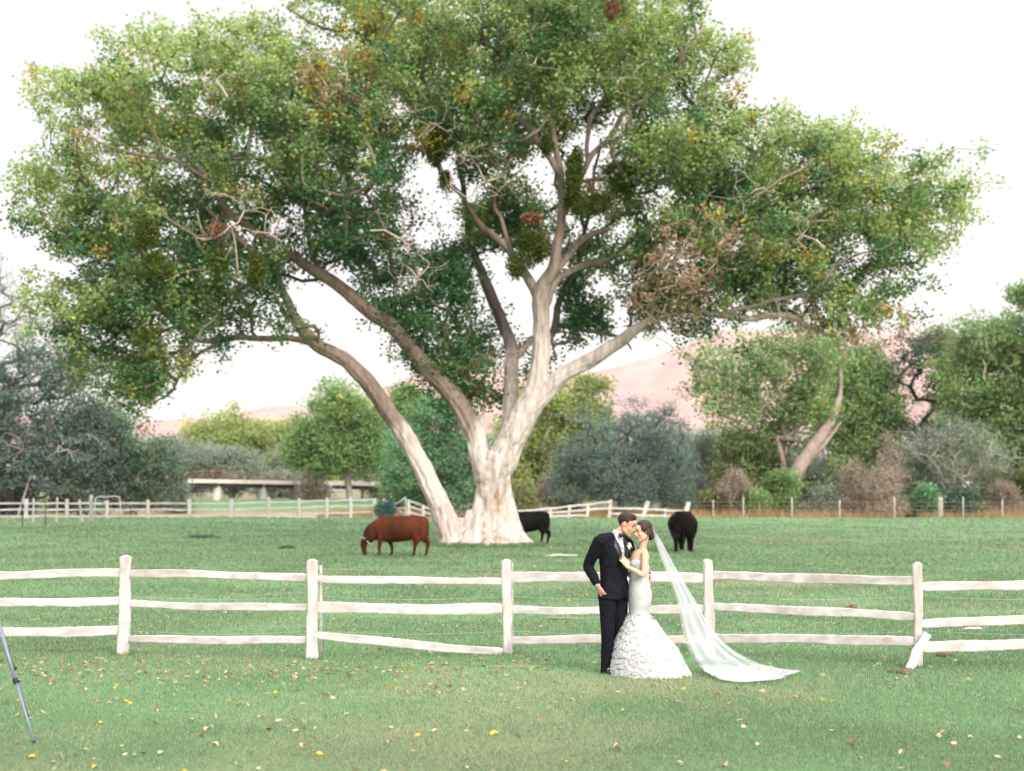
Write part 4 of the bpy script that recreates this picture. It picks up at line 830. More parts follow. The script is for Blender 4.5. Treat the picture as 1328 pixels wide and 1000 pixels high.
# ---------------------------------------------------------------- tripod at the left edge
foot = G(45, 967); D0 = foot[1]; s = F / D0
dirv = P(0, 815, D0 + .35) - foot; dirv /= np.linalg.norm(dirv); apex = foot + dirv * 1.62
tp = thing('tripod', (apex[0], apex[1], gz(apex[0], apex[1])), 'metal camera tripod half outside the left edge with one slanting leg in view', 'tripod')
M['tube'] = mat('tube', (.15, .17, .22), .35, spec=.6); M['blackplastic'] = mat('blackplastic', (.015, .015, .018), .45)
ca = math.cos; 
for k in range(3):
    v = foot - apex; h = math.radians(120 * k); f_ = apex + np.array([v[0] * math.cos(h) - v[1] * math.sin(h), v[0] * math.sin(h) + v[1] * math.cos(h), v[2]]); f_[2] = float(gz(f_[0], f_[1]))
    mid = f_ + (apex - f_) * .335
    leg = part('leg', [st([f_ + (apex - f_) * .01, mid], [.0105, .0115], 10, k=2), st([mid, apex], [.0145, .0155], 10, k=3)], M['tube'], tp)
    d_ = (apex - f_) / np.linalg.norm(apex - f_)
    v_, f2 = sweep([mid - d_ * .02, mid - d_ * .018, mid + d_ * .02, mid + d_ * .024], [.017, .022, .022, .017], 12)
    kb = part('leg_clamp', [(v_, f2), ball(mid + [.024, -.005, 0], (.014, .01, .012))], M['blackplastic'], tp)
    part('foot', [ball(f_ + d_ * .015, (.015, .015, .02))], M['blackplastic'], tp)
part('head', [sweep([apex - [0, 0, .08], apex, apex + [0, 0, .12]], [.02, .035, .03], 12), box(apex + [0, 0, .16], (.1, .07, .04)), st([apex + [0, 0, .1], apex + [-.1, .05, .02], apex + [-.25, .1, -.06]], [.01] * 3, 8)], M['blackplastic'], tp)

# ---------------------------------------------------------------- cows
def make_cow(name, loc, rz, label, col, col2, sc=1., wide=1., legs=((.66, .30), (-.50, -.86)), horns=False, collar=False, udder=False, head=True):
    root = thing(name, loc, label, 'cow', 'cows grazing in the pasture', rz)
    root.scale = (sc, sc * wide, sc)
    def cs(st_, seg=20):   # stations (x, z, hh, hw) -> tube, axis roughly along x
        return smooth_path([(x, 0, z) for x, z, _, _ in st_], [(a, b) for _, _, a, b in st_], 3)
    def tube(st_, seg=20, ref=(0, 0, 1)):
        p, r = cs(st_); return sweep(p, r, seg, ref)
    parts = [tube([(-.93, 1.02, .17, .12), (-.9, 1.02, .25, .18), (-.8, 1.01, .32, .25), (-.55, .98, .37, .31), (-.2, .93, .42, .37), (.15, .90, .43, .38), (.45, .89, .43, .34), (.66, .89, .38, .26), (.82, .86, .28, .18)]),
             tube([(.45, 1.0, .31, .18), (.72, .93, .30, .16), (.92, .78, .29, .14), (1.06, .62, .215, .12), (1.15, .52, .14, .1)]),
             tube([(1.10, .58, .10, .10), (1.19, .48, .12, .115), (1.21, .36, .115, .10), (1.195, .22, .085, .075), (1.175, .10, .072, .065), (1.165, .045, .05, .055)], ref=(1, 0, 0))]
    parts += [ball((-.52, .0, 1.28), (.25, .22, .07)), ball((-.72, .12, .8), (.2, .14, .3)), ball((-.72, -.12, .8), (.2, .14, .3)), ball((.5, 0, 1.26), (.25, .1, .07)), ball((-.72, 0, .72), (.17, .2, .2))]
    for sy, x in ((1, legs[0][0]), (-1, legs[0][1])):
        y = .17 * sy; a = (.52 + x) / 2
        parts.append(st([(.52, y * .9, .85), (a + .02, y * 1.05, .60), (x * .85 + a * .15, y, .36), (x, y, .13), (x + .02, y, .06), (x + .05, y, .0)], [.16, .105, .062, .045, .052, .06], 14, (1, 0, 0)))
        parts.append(ball((x * .9 + a * .1, y, .35), .062))
    for sy, x in ((1, legs[1][0]), (-1, legs[1][1])):
        y = .19 * sy
        parts.append(st([(-.66, y * .9, .98), (-.56 + (x + .68) * .35, y * 1.05, .72), (-.76 + (x + .68) * .7, y, .48), (x - .03, y, .40), (x, y, .15), (x + .02, y, .06), (x + .05, y, .0)], [(.24, .15), (.17, .12), (.085, .07), .062, .045, .052, .06], 14, (1, 0, 0)) if False else
                     st([(-.66, y * .9, .98), (-.58 + (x + .68) * .35, y * 1.05, .72), (-.72 + (x + .68) * .7, y, .52), (x - .04, y, .42), (x, y, .15), (x + .02, y, .06), (x + .05, y, .0)], [.2, .15, .10, .068, .045, .052, .06], 14, (1, 0, 0)))
    parts.append(st([(-.88, 0, 1.2), (-.93, .0, 1.05), (-.945, .0, .78), (-.945, .01, .5)], [.04, .032, .024, .022], 8))
    parts.append(st([(-.955, .02, .55), (-.955, .02, .42), (-.95, .03, .26)], [.025, .05, .015], 8))
    for sy in (1, -1): parts.append(ball((1.10, .17 * sy, .56), (.045, .10, .055)))
    me = fuse('body', parts, .018, 9, .5); V = getv(me)
    V += (fbm(V * 6, 3, 5)[:, None] - .45) * .02; setv(me, V)
    m = mat(name + '_hide', col, .8, var=col2, vscale=1.6, spec=.08, bump=.012, bscale=26, stretch=(1, 1, .5))
    obj('body', me, m, root)
    hv = [st([(x + .03, y, .055), (x + .065, y, -.005)], [.056, .068], 12, (1, 0, 0)) for x, y in ((legs[0][0], .17), (legs[0][1], -.17), (legs[1][0], .19), (legs[1][1], -.19))]
    for h in hv: obj('hoof', me_of('hoof', [h]), mat('hoofm', (.03, .022, .018), .7), root)
    if horns:
        for sy in (1, -1): obj('horn', me_of('horn', [st([(1.15, .08 * sy, .60), (1.22, .2 * sy, .63), (1.36, .27 * sy, .58), (1.46, .22 * sy, .44)], [.022, .019, .013, .005], 10)]), mat('horn', (.26, .21, .17), .5), root)
    if collar:
        c = np.array([1.075, 0, .50]); ax = np.array([.62, 0, -.78]); th = np.linspace(0, 2 * np.pi, 25); u1 = np.array([.78, 0, .62]); u2 = np.array([0, 1, 0])
        ring = [c + u1 * .182 * math.cos(t) + u2 * .14 * math.sin(t) for t in th]
        obj('collar', me_of('collar', [sweep(ring, [(.02, .012)] * 25, 8, ax)]), mat('collar', (.38, .34, .32), .6), root)
    if udder:
        obj('udder', fuse('udder', [ball((-.50, .09, .56), (.13, .1, .14)), ball((-.50, -.09, .56), (.13, .1, .14)), ball((-.45, .12, .42), (.028, .028, .05)), ball((-.56, .12, .42), (.028, .028, .05)), ball((-.5, -.14, .42), (.028, .028, .05))], .018, 2), mat('udder', (.45, .22, .11), .7, var=(.36, .15, .07), vscale=5), root)
    for sy in (1, -1): obj('eye', me_of('eye', [ball((1.245, .095 * sy, .40), .018)]), mat('eyem', (.01, .008, .006), .2), root)
    return root
b = G(508, 722, 30, 70)
make_cow('brown_cow', (b[0] + .27, b[1], gz(b[0], b[1])), math.pi - .1, 'reddish brown cow with a pale collar grazing left of the great trunk', (.08, .022, .009), (.034, .011, .006), 1.0, 1., horns=True, collar=True, udder=True)
b = P(683, 709, 58.5); 
make_cow('black_cow', (b[0] - .02, b[1], gz(b[0], b[1])), math.pi + .05, 'black cow in profile with its head hidden behind the great trunk', (.0035, .0033, .0035), (.007, .006, .005), .98, 1.05, legs=((.5, .62), (-.60, -.88)), udder=False)
b = G(886, 717, 30, 70)
make_cow('black_cow', (b[0] + .05, b[1] + .5, gz(b[0], b[1] + .5)), math.pi / 2 - .08, 'black cow standing with its rear to us right of the veil', (.0035, .003, .003), (.007, .006, .005), 1.08, 1.3, legs=((.5, .62), (-.80, -.62)))
# ---------------------------------------------------------------- the couple
CO = np.array([(805 - 664) / F * 16.8, 16.8, 0.0]); CO[2] = float(gz(CO[0], CO[1]))
def Q(u, v, y=0.): return np.array([(u - 250) / 442.4, y, 2.026 - v / 442.4])
def axes(f, up):
    f = np.asarray(f, float); f /= np.linalg.norm(f); up = np.asarray(up, float); s = np.cross(f, up); s /= np.linalg.norm(s); u = np.cross(s, f)
    return s, f, u     # right, forward, up
def head_parts(c, f, up, k=1., fem=False):
    s, f, u = axes(f, up); A = np.array([s, f, u]); c = np.asarray(c)
    def X(p): return c + (np.asarray(p) * k) @ A
    def B(p, r): return ball(X(p), np.array(r) * k, A)
    w_ = .93 if fem else 1.
    parts = [B((0, -.012, .03), (.074, .094, .087)), B((0, .022, -.03), (.06 * w_, .066, .084)), B((0, .058, -.097), (.024 * w_, .024, .02)),
             B((0, .078, .045), (.045, .022, .03)), B((.03, .076, .017), (.022, .012, .009)), B((-.03, .076, .017), (.022, .012, .009)),
             B((.036, .058, -.03), (.024, .022, .024)), B((-.036, .058, -.03), (.024, .022, .024)),
             sweep([X((0, .08, .012)), X((0, .098, -.012)), X((0, .112, -.03))], [.009 * k, .0105 * k, .014 * k], 8),
             B((0, .098, -.034), (.017, .012, .008)), B((0, .081, -.062), (.024, .012, .0065)), B((0, .079, -.071), (.02, .011, .006)), B((0, .074, -.05), (.03, .015, .02))]
    for sg in (1, -1):
        parts.append(sweep([X((sg * .058 * w_, -.012, -.045)), X((sg * .046 * w_, .02, -.075)), X((0, .058, -.1))], [.02 * k, .022 * k, .02 * k], 10))
        parts.append(B((sg * .076, -.012, -.008), (.009, .02, .031)))
    return parts, X, A
def eyes(root, X, A, k, mt_brow, closed=True):
    for sg in (1, -1):
        obj('eye', me_of('eye', [ball(X((sg * .03, .081, .003)), np.array((.012, .006, .0035)) * k, A, 10, 6)]), M['lash'], root)
        obj('eyebrow', me_of('eyebrow', [sweep([X((sg * .014, .091, .021)), X((sg * .032, .088, .028)), X((sg * .05, .074, .022))], [.0035 * k, .004 * k, .002 * k], 6)]), mt_brow, root)
    obj('lips', me_of('lips', [ball(X((0, .0865, -.062)), np.array((.02, .008, .004)) * k, A, 12, 6), ball(X((0, .084, -.0695)), np.array((.017, .0075, .004)) * k, A, 12, 6)]), M['lips'], root)
def hand_parts(w_, d, n, k=1., curl=.5, side=1, spread=.12, thumb_out=.6):
    """wrist w, direction d of the metacarpals, palm normal n; fingers curl toward n; side = which side the thumb is on"""
    w_ = np.asarray(w_, float); d = np.asarray(d, float); d /= np.linalg.norm(d); n = np.asarray(n, float); n = n - d * np.dot(n, d); n /= np.linalg.norm(n); s = np.cross(d, n) * side
    parts = [sweep([w_ - d * .02 * k, w_ + d * .02 * k, w_ + d * .055 * k, w_ + d * .09 * k], [(.018 * k, .027 * k), (.017 * k, .034 * k), (.016 * k, .041 * k), (.012 * k, .039 * k)], 14, n)]
    for i, (o_, L) in enumerate(((.031, .072), (.011, .08), (-.010, .075), (-.030, .058))):
        p = w_ + d * .082 * k + s * o_ * k; a = spread * (1.5 - i) * .5; dd = d * math.cos(a) + s * math.sin(a); pts = [p - dd * .02 * k]; c = curl * .35 + i * .06; q = p
        for j, seg_ in enumerate((.45, .32, .23)):
            t = c * (j + .6); v = dd * math.cos(t) + n * math.sin(t); q = q + v * L * seg_ * k; pts.append(q)
        pts.insert(1, p)
        parts.append(sweep(pts, [.010 * k, .0098 * k, .0088 * k, .0078 * k, .0058 * k], 10, n)); parts.append(ball(pts[-1], .0066 * k, seg=8, rings=6))
    p = w_ + d * .022 * k + s * .026 * k; t1 = p + (d * .75 + s * thumb_out + n * .3) * .034 * k; t2 = t1 + (d * .9 + s * .25 + n * .35) * .031 * k; t3 = t2 + (d * .95 + n * .3) * .024 * k
    parts.append(sweep([p - d * .01, p, t1, t2, t3], [.014 * k, .015 * k, .0115 * k, .0098 * k, .007 * k], 10, n)); parts.append(ball(t3, .0075 * k, seg=8, rings=6))
    return parts
M['skin'] = mat('skin', (.52, .29, .20), .55, var=(.47, .235, .16), vscale=9, spec=.35)
M['skinb'] = mat('skinb', (.56, .345, .25), .5, var=(.5, .29, .2), vscale=9, spec=.35)
M['lash'] = mat('lash', (.02, .012, .01), .5); M['lips'] = mat('lips', (.42, .13, .11), .45)
M['wool'] = mat('wool', (.006, .0065, .009), .9, var=(.012, .012, .017), vscale=30, spec=.06, bump=.003, bscale=60)
M['satin'] = mat('satin', (.008, .011, .022), .4, spec=.35); M['shirt'] = mat('shirt', (.4, .41, .44), .7, var=(.4, .41, .45), vscale=12)
M['hairg'] = mat('hairg', (.028, .015, .01), .7, var=(.02, .01, .007), vscale=30, bump=.004, bscale=120, stretch=(1, 1, .3)); M['hairb'] = mat('hairb', (.022, .011, .009), .5, var=(.045, .022, .015), vscale=22, bump=.01, bscale=45, stretch=(1.5, 1.5, .35), spec=.25)
M['white'] = mat('whitecloth', (.55, .546, .555), .7, var=(.49, .49, .50), vscale=18, spec=.2, trans=.25)

def groom():
    root = thing('person', CO, 'man in a black tuxedo leaning his forehead to the bride, hand in pocket', 'person', 'the wedding couple')
    Fd = np.array([.62, -.78, 0.]); S = np.array([-.78, -.62, 0.])      # chest forward, his right
    pel = Q(212, 505, 0); ch = Q(216, 300, 0); nk = Q(232, 205, -.01); hc = Q(277, 158, -.03)
    hf = np.array([.90, -.30, -.34]); hu = np.array([.36, -.05, .93])
    hp, X, A = head_parts(hc, hf, hu, 1.04)
    rs = Q(143, 238, -.13); re = Q(86, 362, -.02); rw = Q(126, 455, -.13)
    ls = ch + [.145, .13, .11]; le = np.array([.17, .25, 1.2]); lw = np.array([.335, .14, 1.075])
    torso = [(pel, (.115, .165)), (pel + [0, 0, .12], (.105, .155)), ((pel + ch) / 2 + [0, 0, .05], (.11, .16)), (ch, (.125, .185)), (ch + [0, 0, .09], (.115, .185)), (ch + [.02, 0, .16], (.08, .13)), (nk, (.06, .062))]
    def tor(g=0., seg=24): p, r = smooth_path([a for a, _ in torso], [(q[0] + g, q[1] + g) for _, q in torso], 3); return sweep(p, r, seg, Fd)
    hipR = Q(178, 520, -.05); knR = Q(178, 690, -.07); anR = Q(172, 868, .0); hipL = Q(240, 520, .06); knL = Q(245, 690, .04); anL = Q(236, 866, .09)
    def legp(a, b, c, g=0.): return st([a + [0, 0, .06], a, b, c], [.085 + g, .088 + g, .056 + g, .04 + g], 16)
    hd = np.array([.5, -.12, -.86])
    body = hp + [tor(-.02), sweep([nk - [.03, 0, .05], nk, X((0, -.02, -.07)), X((0, -.015, -.02))], [.062, .058, .058, .05], 16),
                 st([rs, re, rw], [.052, .042, .027], 12), st([ls, le, lw], [.052, .042, .027], 12), legp(hipR, knR, anR), legp(hipL, knL, anL),
                 st([anR + [0, 0, .02], anR + Fd * .1 - [0, 0, .05], anR + Fd * .17 - [0, 0, .055]], [.04, .035, .03], 10), st([anL + [0, 0, .02], anL + Fd * .1 - [0, 0, .05]], [.04, .035], 10)]
    body += hand_parts(rw + hd * .012, hd, (.45, .6, .2), 1.0, .35, -1)
    body += hand_parts(lw + [.0, -.02, -.01], (-.05, -.8, -.42), (-.95, -.05, .1), 1.0, .75, 1, .3)
    obj('body', fuse('body', body, .0055, 3, .5), M['skin'], root)
    eyes(root, X, A, 1.04, M['hairg'])
    # short hair with faded sides
    h = fuse('hair', [ball(X((0, -.022, .046)), np.array((.080, .098, .084)) * 1.04, A), ball(X((0, .035, .095)), np.array((.055, .045, .036)), A), ball(X((0, -.06, .02)), np.array((.068, .056, .07)), A)], .0055, 2)
    Ai = np.linalg.inv(A)
    def hk(c):
        q = (c - X((0, 0, 0))) @ Ai / 1.04
        return (q[:, 2] > .052) & (q[:, 1] < .088) | (q[:, 1] < -.01) & (q[:, 2] > -.052 + .04 * (abs(q[:, 0]) > .066)) & (q[:, 2] > -.03 - (q[:, 1] + .03) * 1.2 - .04) | (q[:, 1] < .03) & (q[:, 2] > .02)
    h = keep(h, hk); V = getv(h); V += (vnoise(V * 160)[:, None] - .5) * .006; setv(h, V); obj('hair', h, M['hairg'], root)
    # trousers
    def tr(a, b, c): return st([a + [0, 0, .07], a, (a + b) / 2, b, (b + c) / 2, c + [.0, 0, .01], c - [0, 0, .075]], [(.11, .105), (.105, .1), (.088, .086), (.073, .076), (.066, .068), (.058, .062), (.060, .066)], 20, Fd)
    t = fuse('trousers', [tr(hipR, knR, anR), tr(hipL, knL, anL), ball(pel + [0, 0, .02], (.15, .13, .12))], .007, 3)
    V = getv(t); V += (fbm(V * [18, 18, 9], 2, 7)[:, None] - .4) * .016; setv(t, V); obj('trousers', t, M['wool'], root)
    # shirt, with its collar
    def cut(me, f): return keep(me, f)
    sh = fuse('shirt', [tor(.0), sweep([nk + [-.012, 0, -.05], nk + [.004, 0, .005], nk + [.014, 0, .03]], [.075, .071, .068], 18)], .006, 2); obj('shirt', sh, M['shirt'], root)
    # jacket
    def jt():
        L = [(pel + [-.005, 0, -.045], (.15, .20)), (pel + [0, 0, .06], (.143, .19)), (pel + [0, 0, .18], (.128, .172)), ((pel + ch) / 2 + [0, 0, .06], (.133, .178)), (ch, (.15, .205)), (ch + [0, 0, .085], (.14, .205)), (ch + [.012, 0, .145], (.108, .165)), (nk + [-.02, 0, -.035], (.082, .1))]
        p, r = smooth_path([a for a, _ in L], [q for _, q in L], 3); return sweep(p, r, 28, Fd)
    j = fuse('jacket', [jt(), sweep([rs + [.0, 0, .015], (rs + nk) / 2 + [0, 0, -.012], nk + [-.03, 0, -.045], (ls + nk) / 2 + [0, .02, -.025], ls + [0, 0, .01]], [.066, .07, .068, .068, .066], 16), ball(rs + [.0, 0, .0], (.078, .08, .07)), ball(ls, (.078, .08, .07)), st([rs + [0, 0, .01], (rs + re) / 2 + [-.008, 0, 0], re, (re + rw) / 2, rw + (rw - re) * .0], [.079, .07, .061, .052, .044], 18, S),
                        st([ls, (ls + le) / 2, le, lw + (le - lw) * .15], [.079, .069, .06, .047], 18, S)], .007, 3)
    V = getv(j); V += (fbm(V * [14, 14, 10], 3, 17)[:, None] - .42) * .02 * np.clip((1.5 - V[:, 2]) * 4, 0, 1)[:, None]; setv(j, V)
    c0 = ch
    def local(c): d = c - c0; return d @ S, d @ Fd, d[:, 2]
    def jk(c):
        s, f, z = local(c); wid = np.clip((z + .17) / .34, 0, 1) * .062
        op = (f > 0.02) & (z > -.17) & (abs(s - .0) < wid) & (z < .3)
        collar = (z > .19) & (np.linalg.norm((c - nk)[:, :2], axis=1) < .088)
        hem = (f > .06) & (z < -.37) & (abs(s) < (-.37 - z) * .35)
        return ~(op | collar | hem)
    obj('jacket', keep(j, jk), M['wool'], root)
    Vj = getv(j)
    def on(s, z, lift=.006):       # point on the jacket front
        d = Vj - c0; ss = d @ S; ff = d @ Fd; k = (abs(ss - s) < .02) & (abs(d[:, 2] - z) < .02) & (ff > 0)
        f = ff[k].mean() if k.any() else .1
        return c0 + S * s + Fd * (f + lift) + np.array([0, 0, z])
    for sg in (1, -1):
        zs = np.linspace(-.165, .185, 15); V = []; Fa = []
        for i, z in enumerate(zs):
            inn = (np.clip((z + .17) / .34, 0, 1) * .062 - .004); wd = .018 + .052 * np.clip((z + .17) / .26, 0, 1) - (.075 * np.clip((z - .10) / .085, 0, 1) if z > .10 else 0); wd = max(wd, .012)
            for q in range(4):
                V.append(on(sg * (inn + wd * q / 3), z, .007 + .004 * (q in (1, 2))))
        V = np.array(V); n = len(V); back = V - Fd * .006
        for i in range(14):
            for q in range(3): a = i * 4 + q; Fa.append([a, a + 1, a + 5, a + 4]); Fa.append([n + a + 4, n + a + 5, n + a + 1, n + a])
        obj('lapel', mesh('lapel', np.concatenate([V, back]), Fa, True), M['satin'], root)
    # bow tie, studs, boutonniere
    bt = nk + Fd * .088 + np.array([.004, 0, -.012]); bs = S * 1.0
    parts = [ball(bt, (.012, .012, .014))]
    for sg in (1, -1): parts.append(sweep([bt + bs * sg * .006, bt + bs * sg * .03, bt + bs * sg * .056], [(.009, .009), (.022, .012), (.031, .012)], 10, (0, 0, 1)))
    obj('bow_tie', me_of('bow_tie', parts), M['satin'], root)
    for z in (.06, .01, -.05): obj('shirt_stud', me_of('shirt_stud', [ball(c0 + Fd * .130 + [0, 0, z], .006, seg=8, rings=6)]), M['blackplastic'], root)
    # flower on his left lapel
    fc = on(-.098, .085, .02); r_ = np.random.default_rng(3); V = []; pe = []
    for q in range(26):
        a = r_.random() * 6.28; rr = .026 * r_.random() ** .5; c = fc + S * math.cos(a) * rr + np.array([0, 0, 1]) * math.sin(a) * rr * 1.3 + Fd * (.02 - rr * .4); d = r_.normal(0, 1, 3)
        s1, f1, u1 = axes(d, (0.1, .2, 1)); pe.append(ball(c, (.011, .003, .010), np.array([s1, f1, u1]), 8, 5))
    fo = obj('boutonniere', me_of('boutonniere', pe), mat('petal', (.72, .70, .56), .6), root)
    obj('stem', me_of('stem', [sweep([fc, fc + [0.012, 0, -.05], fc + [.02, 0, -.085]], [.006, .005, .004], 6), ball(fc + [-.02, -.01, -.025], (.016, .004, .009)), ball(fc + [.03, -.01, -.02], (.014, .004, .01))]), mat('stemg', (.08, .16, .05), .6), fo)
    # cuff, watch, shoes
    d = (rw - re) / np.linalg.norm(rw - re); obj('cuff', me_of('cuff', [sweep([rw - d * .012, rw + d * .012], [.034, .034], 16)]), M['shirt'], root)
    for a, nm in ((anR, 0), (anL, 1)):
        f = np.array([.60, -.80, 0]); b_ = a * [1, 1, 0] + [0, 0, 0]
        s = fuse('shoe', [sweep([b_ - f * .07 + [0, 0, .035], b_ + [0, 0, .04], b_ + f * .10 + [0, 0, .032], b_ + f * .17 + [0, 0, .026], b_ + f * .205 + [0, 0, .022]], [(.035, .036), (.042, .038), (.034, .046), (.026, .042), (.014, .022)], 14, (0, 0, 1)), sweep([b_ + [0, 0, .04], b_ + [0, 0, .09]], [.045, .04], 12), box(b_ - f * .045 + [0, 0, .012], (.05, .06, .024))], .006, 2)
        obj('shoe', s, mat('patent', (.006, .006, .01), .18, spec=.7), root)
    return root

def bride():
    root = thing('person', CO, 'woman in strapless white mermaid gown and trailing veil, hand on the man\'s chest', 'person', 'the wedding couple')
    Fd = np.array([-.92, -.40, 0.]); Fd /= np.linalg.norm(Fd); S = np.cross(Fd, [0, 0, 1])     # her right (away from us)
    hc = Q(355, 190, -.02); hf = np.array([-.86, -.46, -.14]); hu = np.array([-.16, .0, .98])
    hp, X, A = head_parts(hc, hf, hu, .97, True)
    nk = Q(354, 278, 0); ch = Q(338, 345, 0); wa = Q(337, 430, 0); hip = Q(343, 505, 0)
    Ls = Q(361, 303, -.125); Le = Q(350, 402, -.20); Lw = Q(277, 366, -.21)
    Rs = ch + S * .14 + [.0, 0, .105]; Re = np.array([.16, .2, 1.08]); Rw = np.array([.07, .2, 1.13])
    T_ = [(hip - [0, 0, .1], (.08, .09)), (hip, (.085, .1)), (wa, (.078, .09)), (ch + [0, 0, -.06], (.105, .12)), (ch + [0, 0, .02], (.105, .13)), (Q(348, 308), (.086, .138)), (Q(353, 292), (.062, .118)), (Q(355, 284), (.046, .07)), (nk, (.042, .043))]
    p, r = smooth_path([a for a, _ in T_], [q for _, q in T_], 3)
    kn = Q(330, 700, -.02); an = Q(330, 860, 0)
    hd = np.array([-.42, .12, .62]); 
    body = hp + [sweep(p, r, 24, Fd), sweep([nk - [0, 0, .04], nk, X((0, -.025, -.07)), X((0, -.02, -.02))], [.046, .042, .042, .04], 16), ball(ch + Fd * .065 - S * .055, (.055, .055, .055)), ball(ch + Fd * .065 + S * .055, (.055, .055, .055)),
                 ball(Ls, (.046, .045, .042)), st([Ls, (Ls + Le) / 2 + [.008, -.01, 0], Le, (Le + Lw) / 2, Lw], [.043, .038, .032, .029, .021], 14), st([Rs, Re, Rw], [.042, .034, .022], 12),
                 st([hip + S * .06 - [0, 0, .05], kn + S * .05, an + S * .05], [.05, .05, .035], 14), st([hip - S * .06 - [0, 0, .05], kn - S * .05, an - S * .05], [.05, .05, .035], 14)]
    body += hand_parts(Lw + hd * .01, hd, (-.25, .95, -.1), .88, .25, -1, .2, .75)
    body += hand_parts(Rw, (-.6, -.2, .3), (-.3, -.9, 0), .88, .3, 1)
    obj('body', fuse('body', body, .0052, 3, .5), M['skinb'], root)
    eyes(root, X, A, .97, M['hairb'])
    # hair: swept back to a low loose bun
    hp2 = [ball(X((0, -.03, .042)), np.array((.086, .100, .084)), A), ball(X((0, -.07, -.01)), np.array((.078, .06, .075)), A), ball(X((0, -.112, -.052)), (.058, .05, .058), A), ball(X((.01, -.10, -.085)), (.045, .042, .035), A),
           ball(X((.064, .0, .035)), (.026, .05, .05), A), ball(X((-.064, .0, .035)), (.026, .05, .05), A), ball(X((-.07, -.035, -.02)), (.02, .04, .05), A), ball(X((.07, -.035, -.02)), (.02, .04, .05), A)]
    for q in range(10):
        a = q * .7; hp2.append(sweep([X((-.08 + .002 * q, .02 - .01 * q, .04 - .006 * q)), X((-.078, -.05, -.005 - .01 * q)), X((-.03, -.14 + .004 * q, -.03 - .009 * q)), X((.02, -.15, -.05))], [.008, .011, .012, .008], 8))
    h = fuse('hair', hp2, .0055, 2); Ai = np.linalg.inv(A)
    def hk(c): q = (c - X((0, 0, 0))) @ Ai; return ~((q[:, 1] > .052 - .3 * np.clip(.06 - q[:, 2], 0, .2)) & (q[:, 2] < .085) & (abs(q[:, 0]) < .058 + .15 * np.clip(.06 - q[:, 2], 0, .1)))
    h = keep(h, hk); V = getv(h); V += (fbm(V * [70, 70, 25], 2, 3)[:, None] - .4) * .012; setv(h, V); obj('hair', h, M['hairb'], root)
    # drop earring
    e = X((-.082, -.012, -.05)); obj('earring', me_of('earring', [sweep([e, e - [0, 0, .03]], [.003, .004], 6), ball(e - [0, 0, .04], (.008, .008, .014))]), mat('gold', (.4, .28, .14), .3), root)
    # gown: bodice down to the knees
    rows = [(331, 286, 386, .138), (352, 287, 390, .138), (372, 290, 388, .13), (400, 292, 386, .12), (430, 291, 385, .118), (465, 287, 392, .132), (500, 284, 399, .148), (540, 284, 396, .148), (575, 286, 384, .138), (600, 284, 380, .138), (640, 270, 400, .15)]
    seg = 72; V = []; th = np.arange(seg) * 2 * np.pi / seg
    vv = np.linspace(331, 640, 64); rr = np.array(rows)
    for v in vv:
        l, r2, hy = (np.interp(v, rr[:, 0], rr[:, k]) for k in (1, 2, 3)); c = Q((l + r2) / 2, v); hx = (r2 - l) / 2 / 442.4
        t = (v - 331) / 60; z = np.full(seg, c[2])
        if t < 1:   # neckline dips to the back and between the cups
            z = z - (1 - t) * (.055 * np.clip(np.cos(th) + .1, 0, 1) + .03 * np.exp(-((abs(th - np.pi - .42)) / .25) ** 2))
        x = c[0] + np.cos(th) * hx; y = np.sin(th) * hy
        bust = .02 * np.exp(-((v - 350) / 18) ** 2) * (np.exp(-((th - np.pi - .8) / .45) ** 2) + np.exp(-((th - np.pi + .1) / .45) ** 2))
        x = x - bust; y = y - bust * .4
        wr = 1 + .02 * np.sin(th * 5 + v * .10) * np.sin(v * .09 + th * 2)
        V.append(np.stack([c[0] + (x - c[0]) * wr, y * wr, z], 1))
    n = len(vv); V = np.concatenate(V); i0 = np.arange(seg); i1 = (i0 + 1) % seg
    Fq = np.concatenate([np.stack([k * seg + i0, k * seg + i1, (k + 1) * seg + i1, (k + 1) * seg + i0], 1) for k in range(n - 1)]).astype(np.int32)
    g = obj('gown', mesh('gown', V, Fq, True), M['white'], root)
    m = g.modifiers.new('s', 'SOLIDIFY'); m.thickness = .006; m.offset = 0
    # flaring skirt built of stacked organza flounces
    prof = np.array([(570, 286, 386, .140), (585, 286, 380, .138), (600, 280, 388, .15), (620, 270, 408, .17), (645, 256, 428, .21), (680, 238, 450, .26), (720, 220, 482, .31), (760, 205, 520, .37), (800, 198, 540, .40), (850, 190, 566, .43), (896, 186, 592, .45)])
    def sect(v, th, grow=0.):
        l, r2, hy = (np.interp(v, prof[:, 0], prof[:, k]) for k in (1, 2, 3)); cx = (l + r2) / 2; hx = (r2 - l) / 2 / 442.4 + grow
        return np.stack(np.broadcast_arrays((cx - 250) / 442.4 + np.cos(th) * hx, np.sin(th) * (hy + grow), 2.026 - v / 442.4), -1)
    rg = np.random.default_rng(12); seg = 260; th = np.arange(seg) * 2 * np.pi / seg; i0 = np.arange(seg); i1 = (i0 + 1) % seg
    V = [sect(v, th, -.006 - .010 * min(1, (v - 575) / 60)) for v in np.linspace(575, 893, 24)]
    Fq = np.concatenate([np.stack([k * seg + i0, k * seg + i1, (k + 1) * seg + i1, (k + 1) * seg + i0], 1) for k in range(23)]).astype(np.int32)
    obj('skirt', mesh('skirt', np.concatenate(V), Fq, True), M['white'], root)
    NT = 34
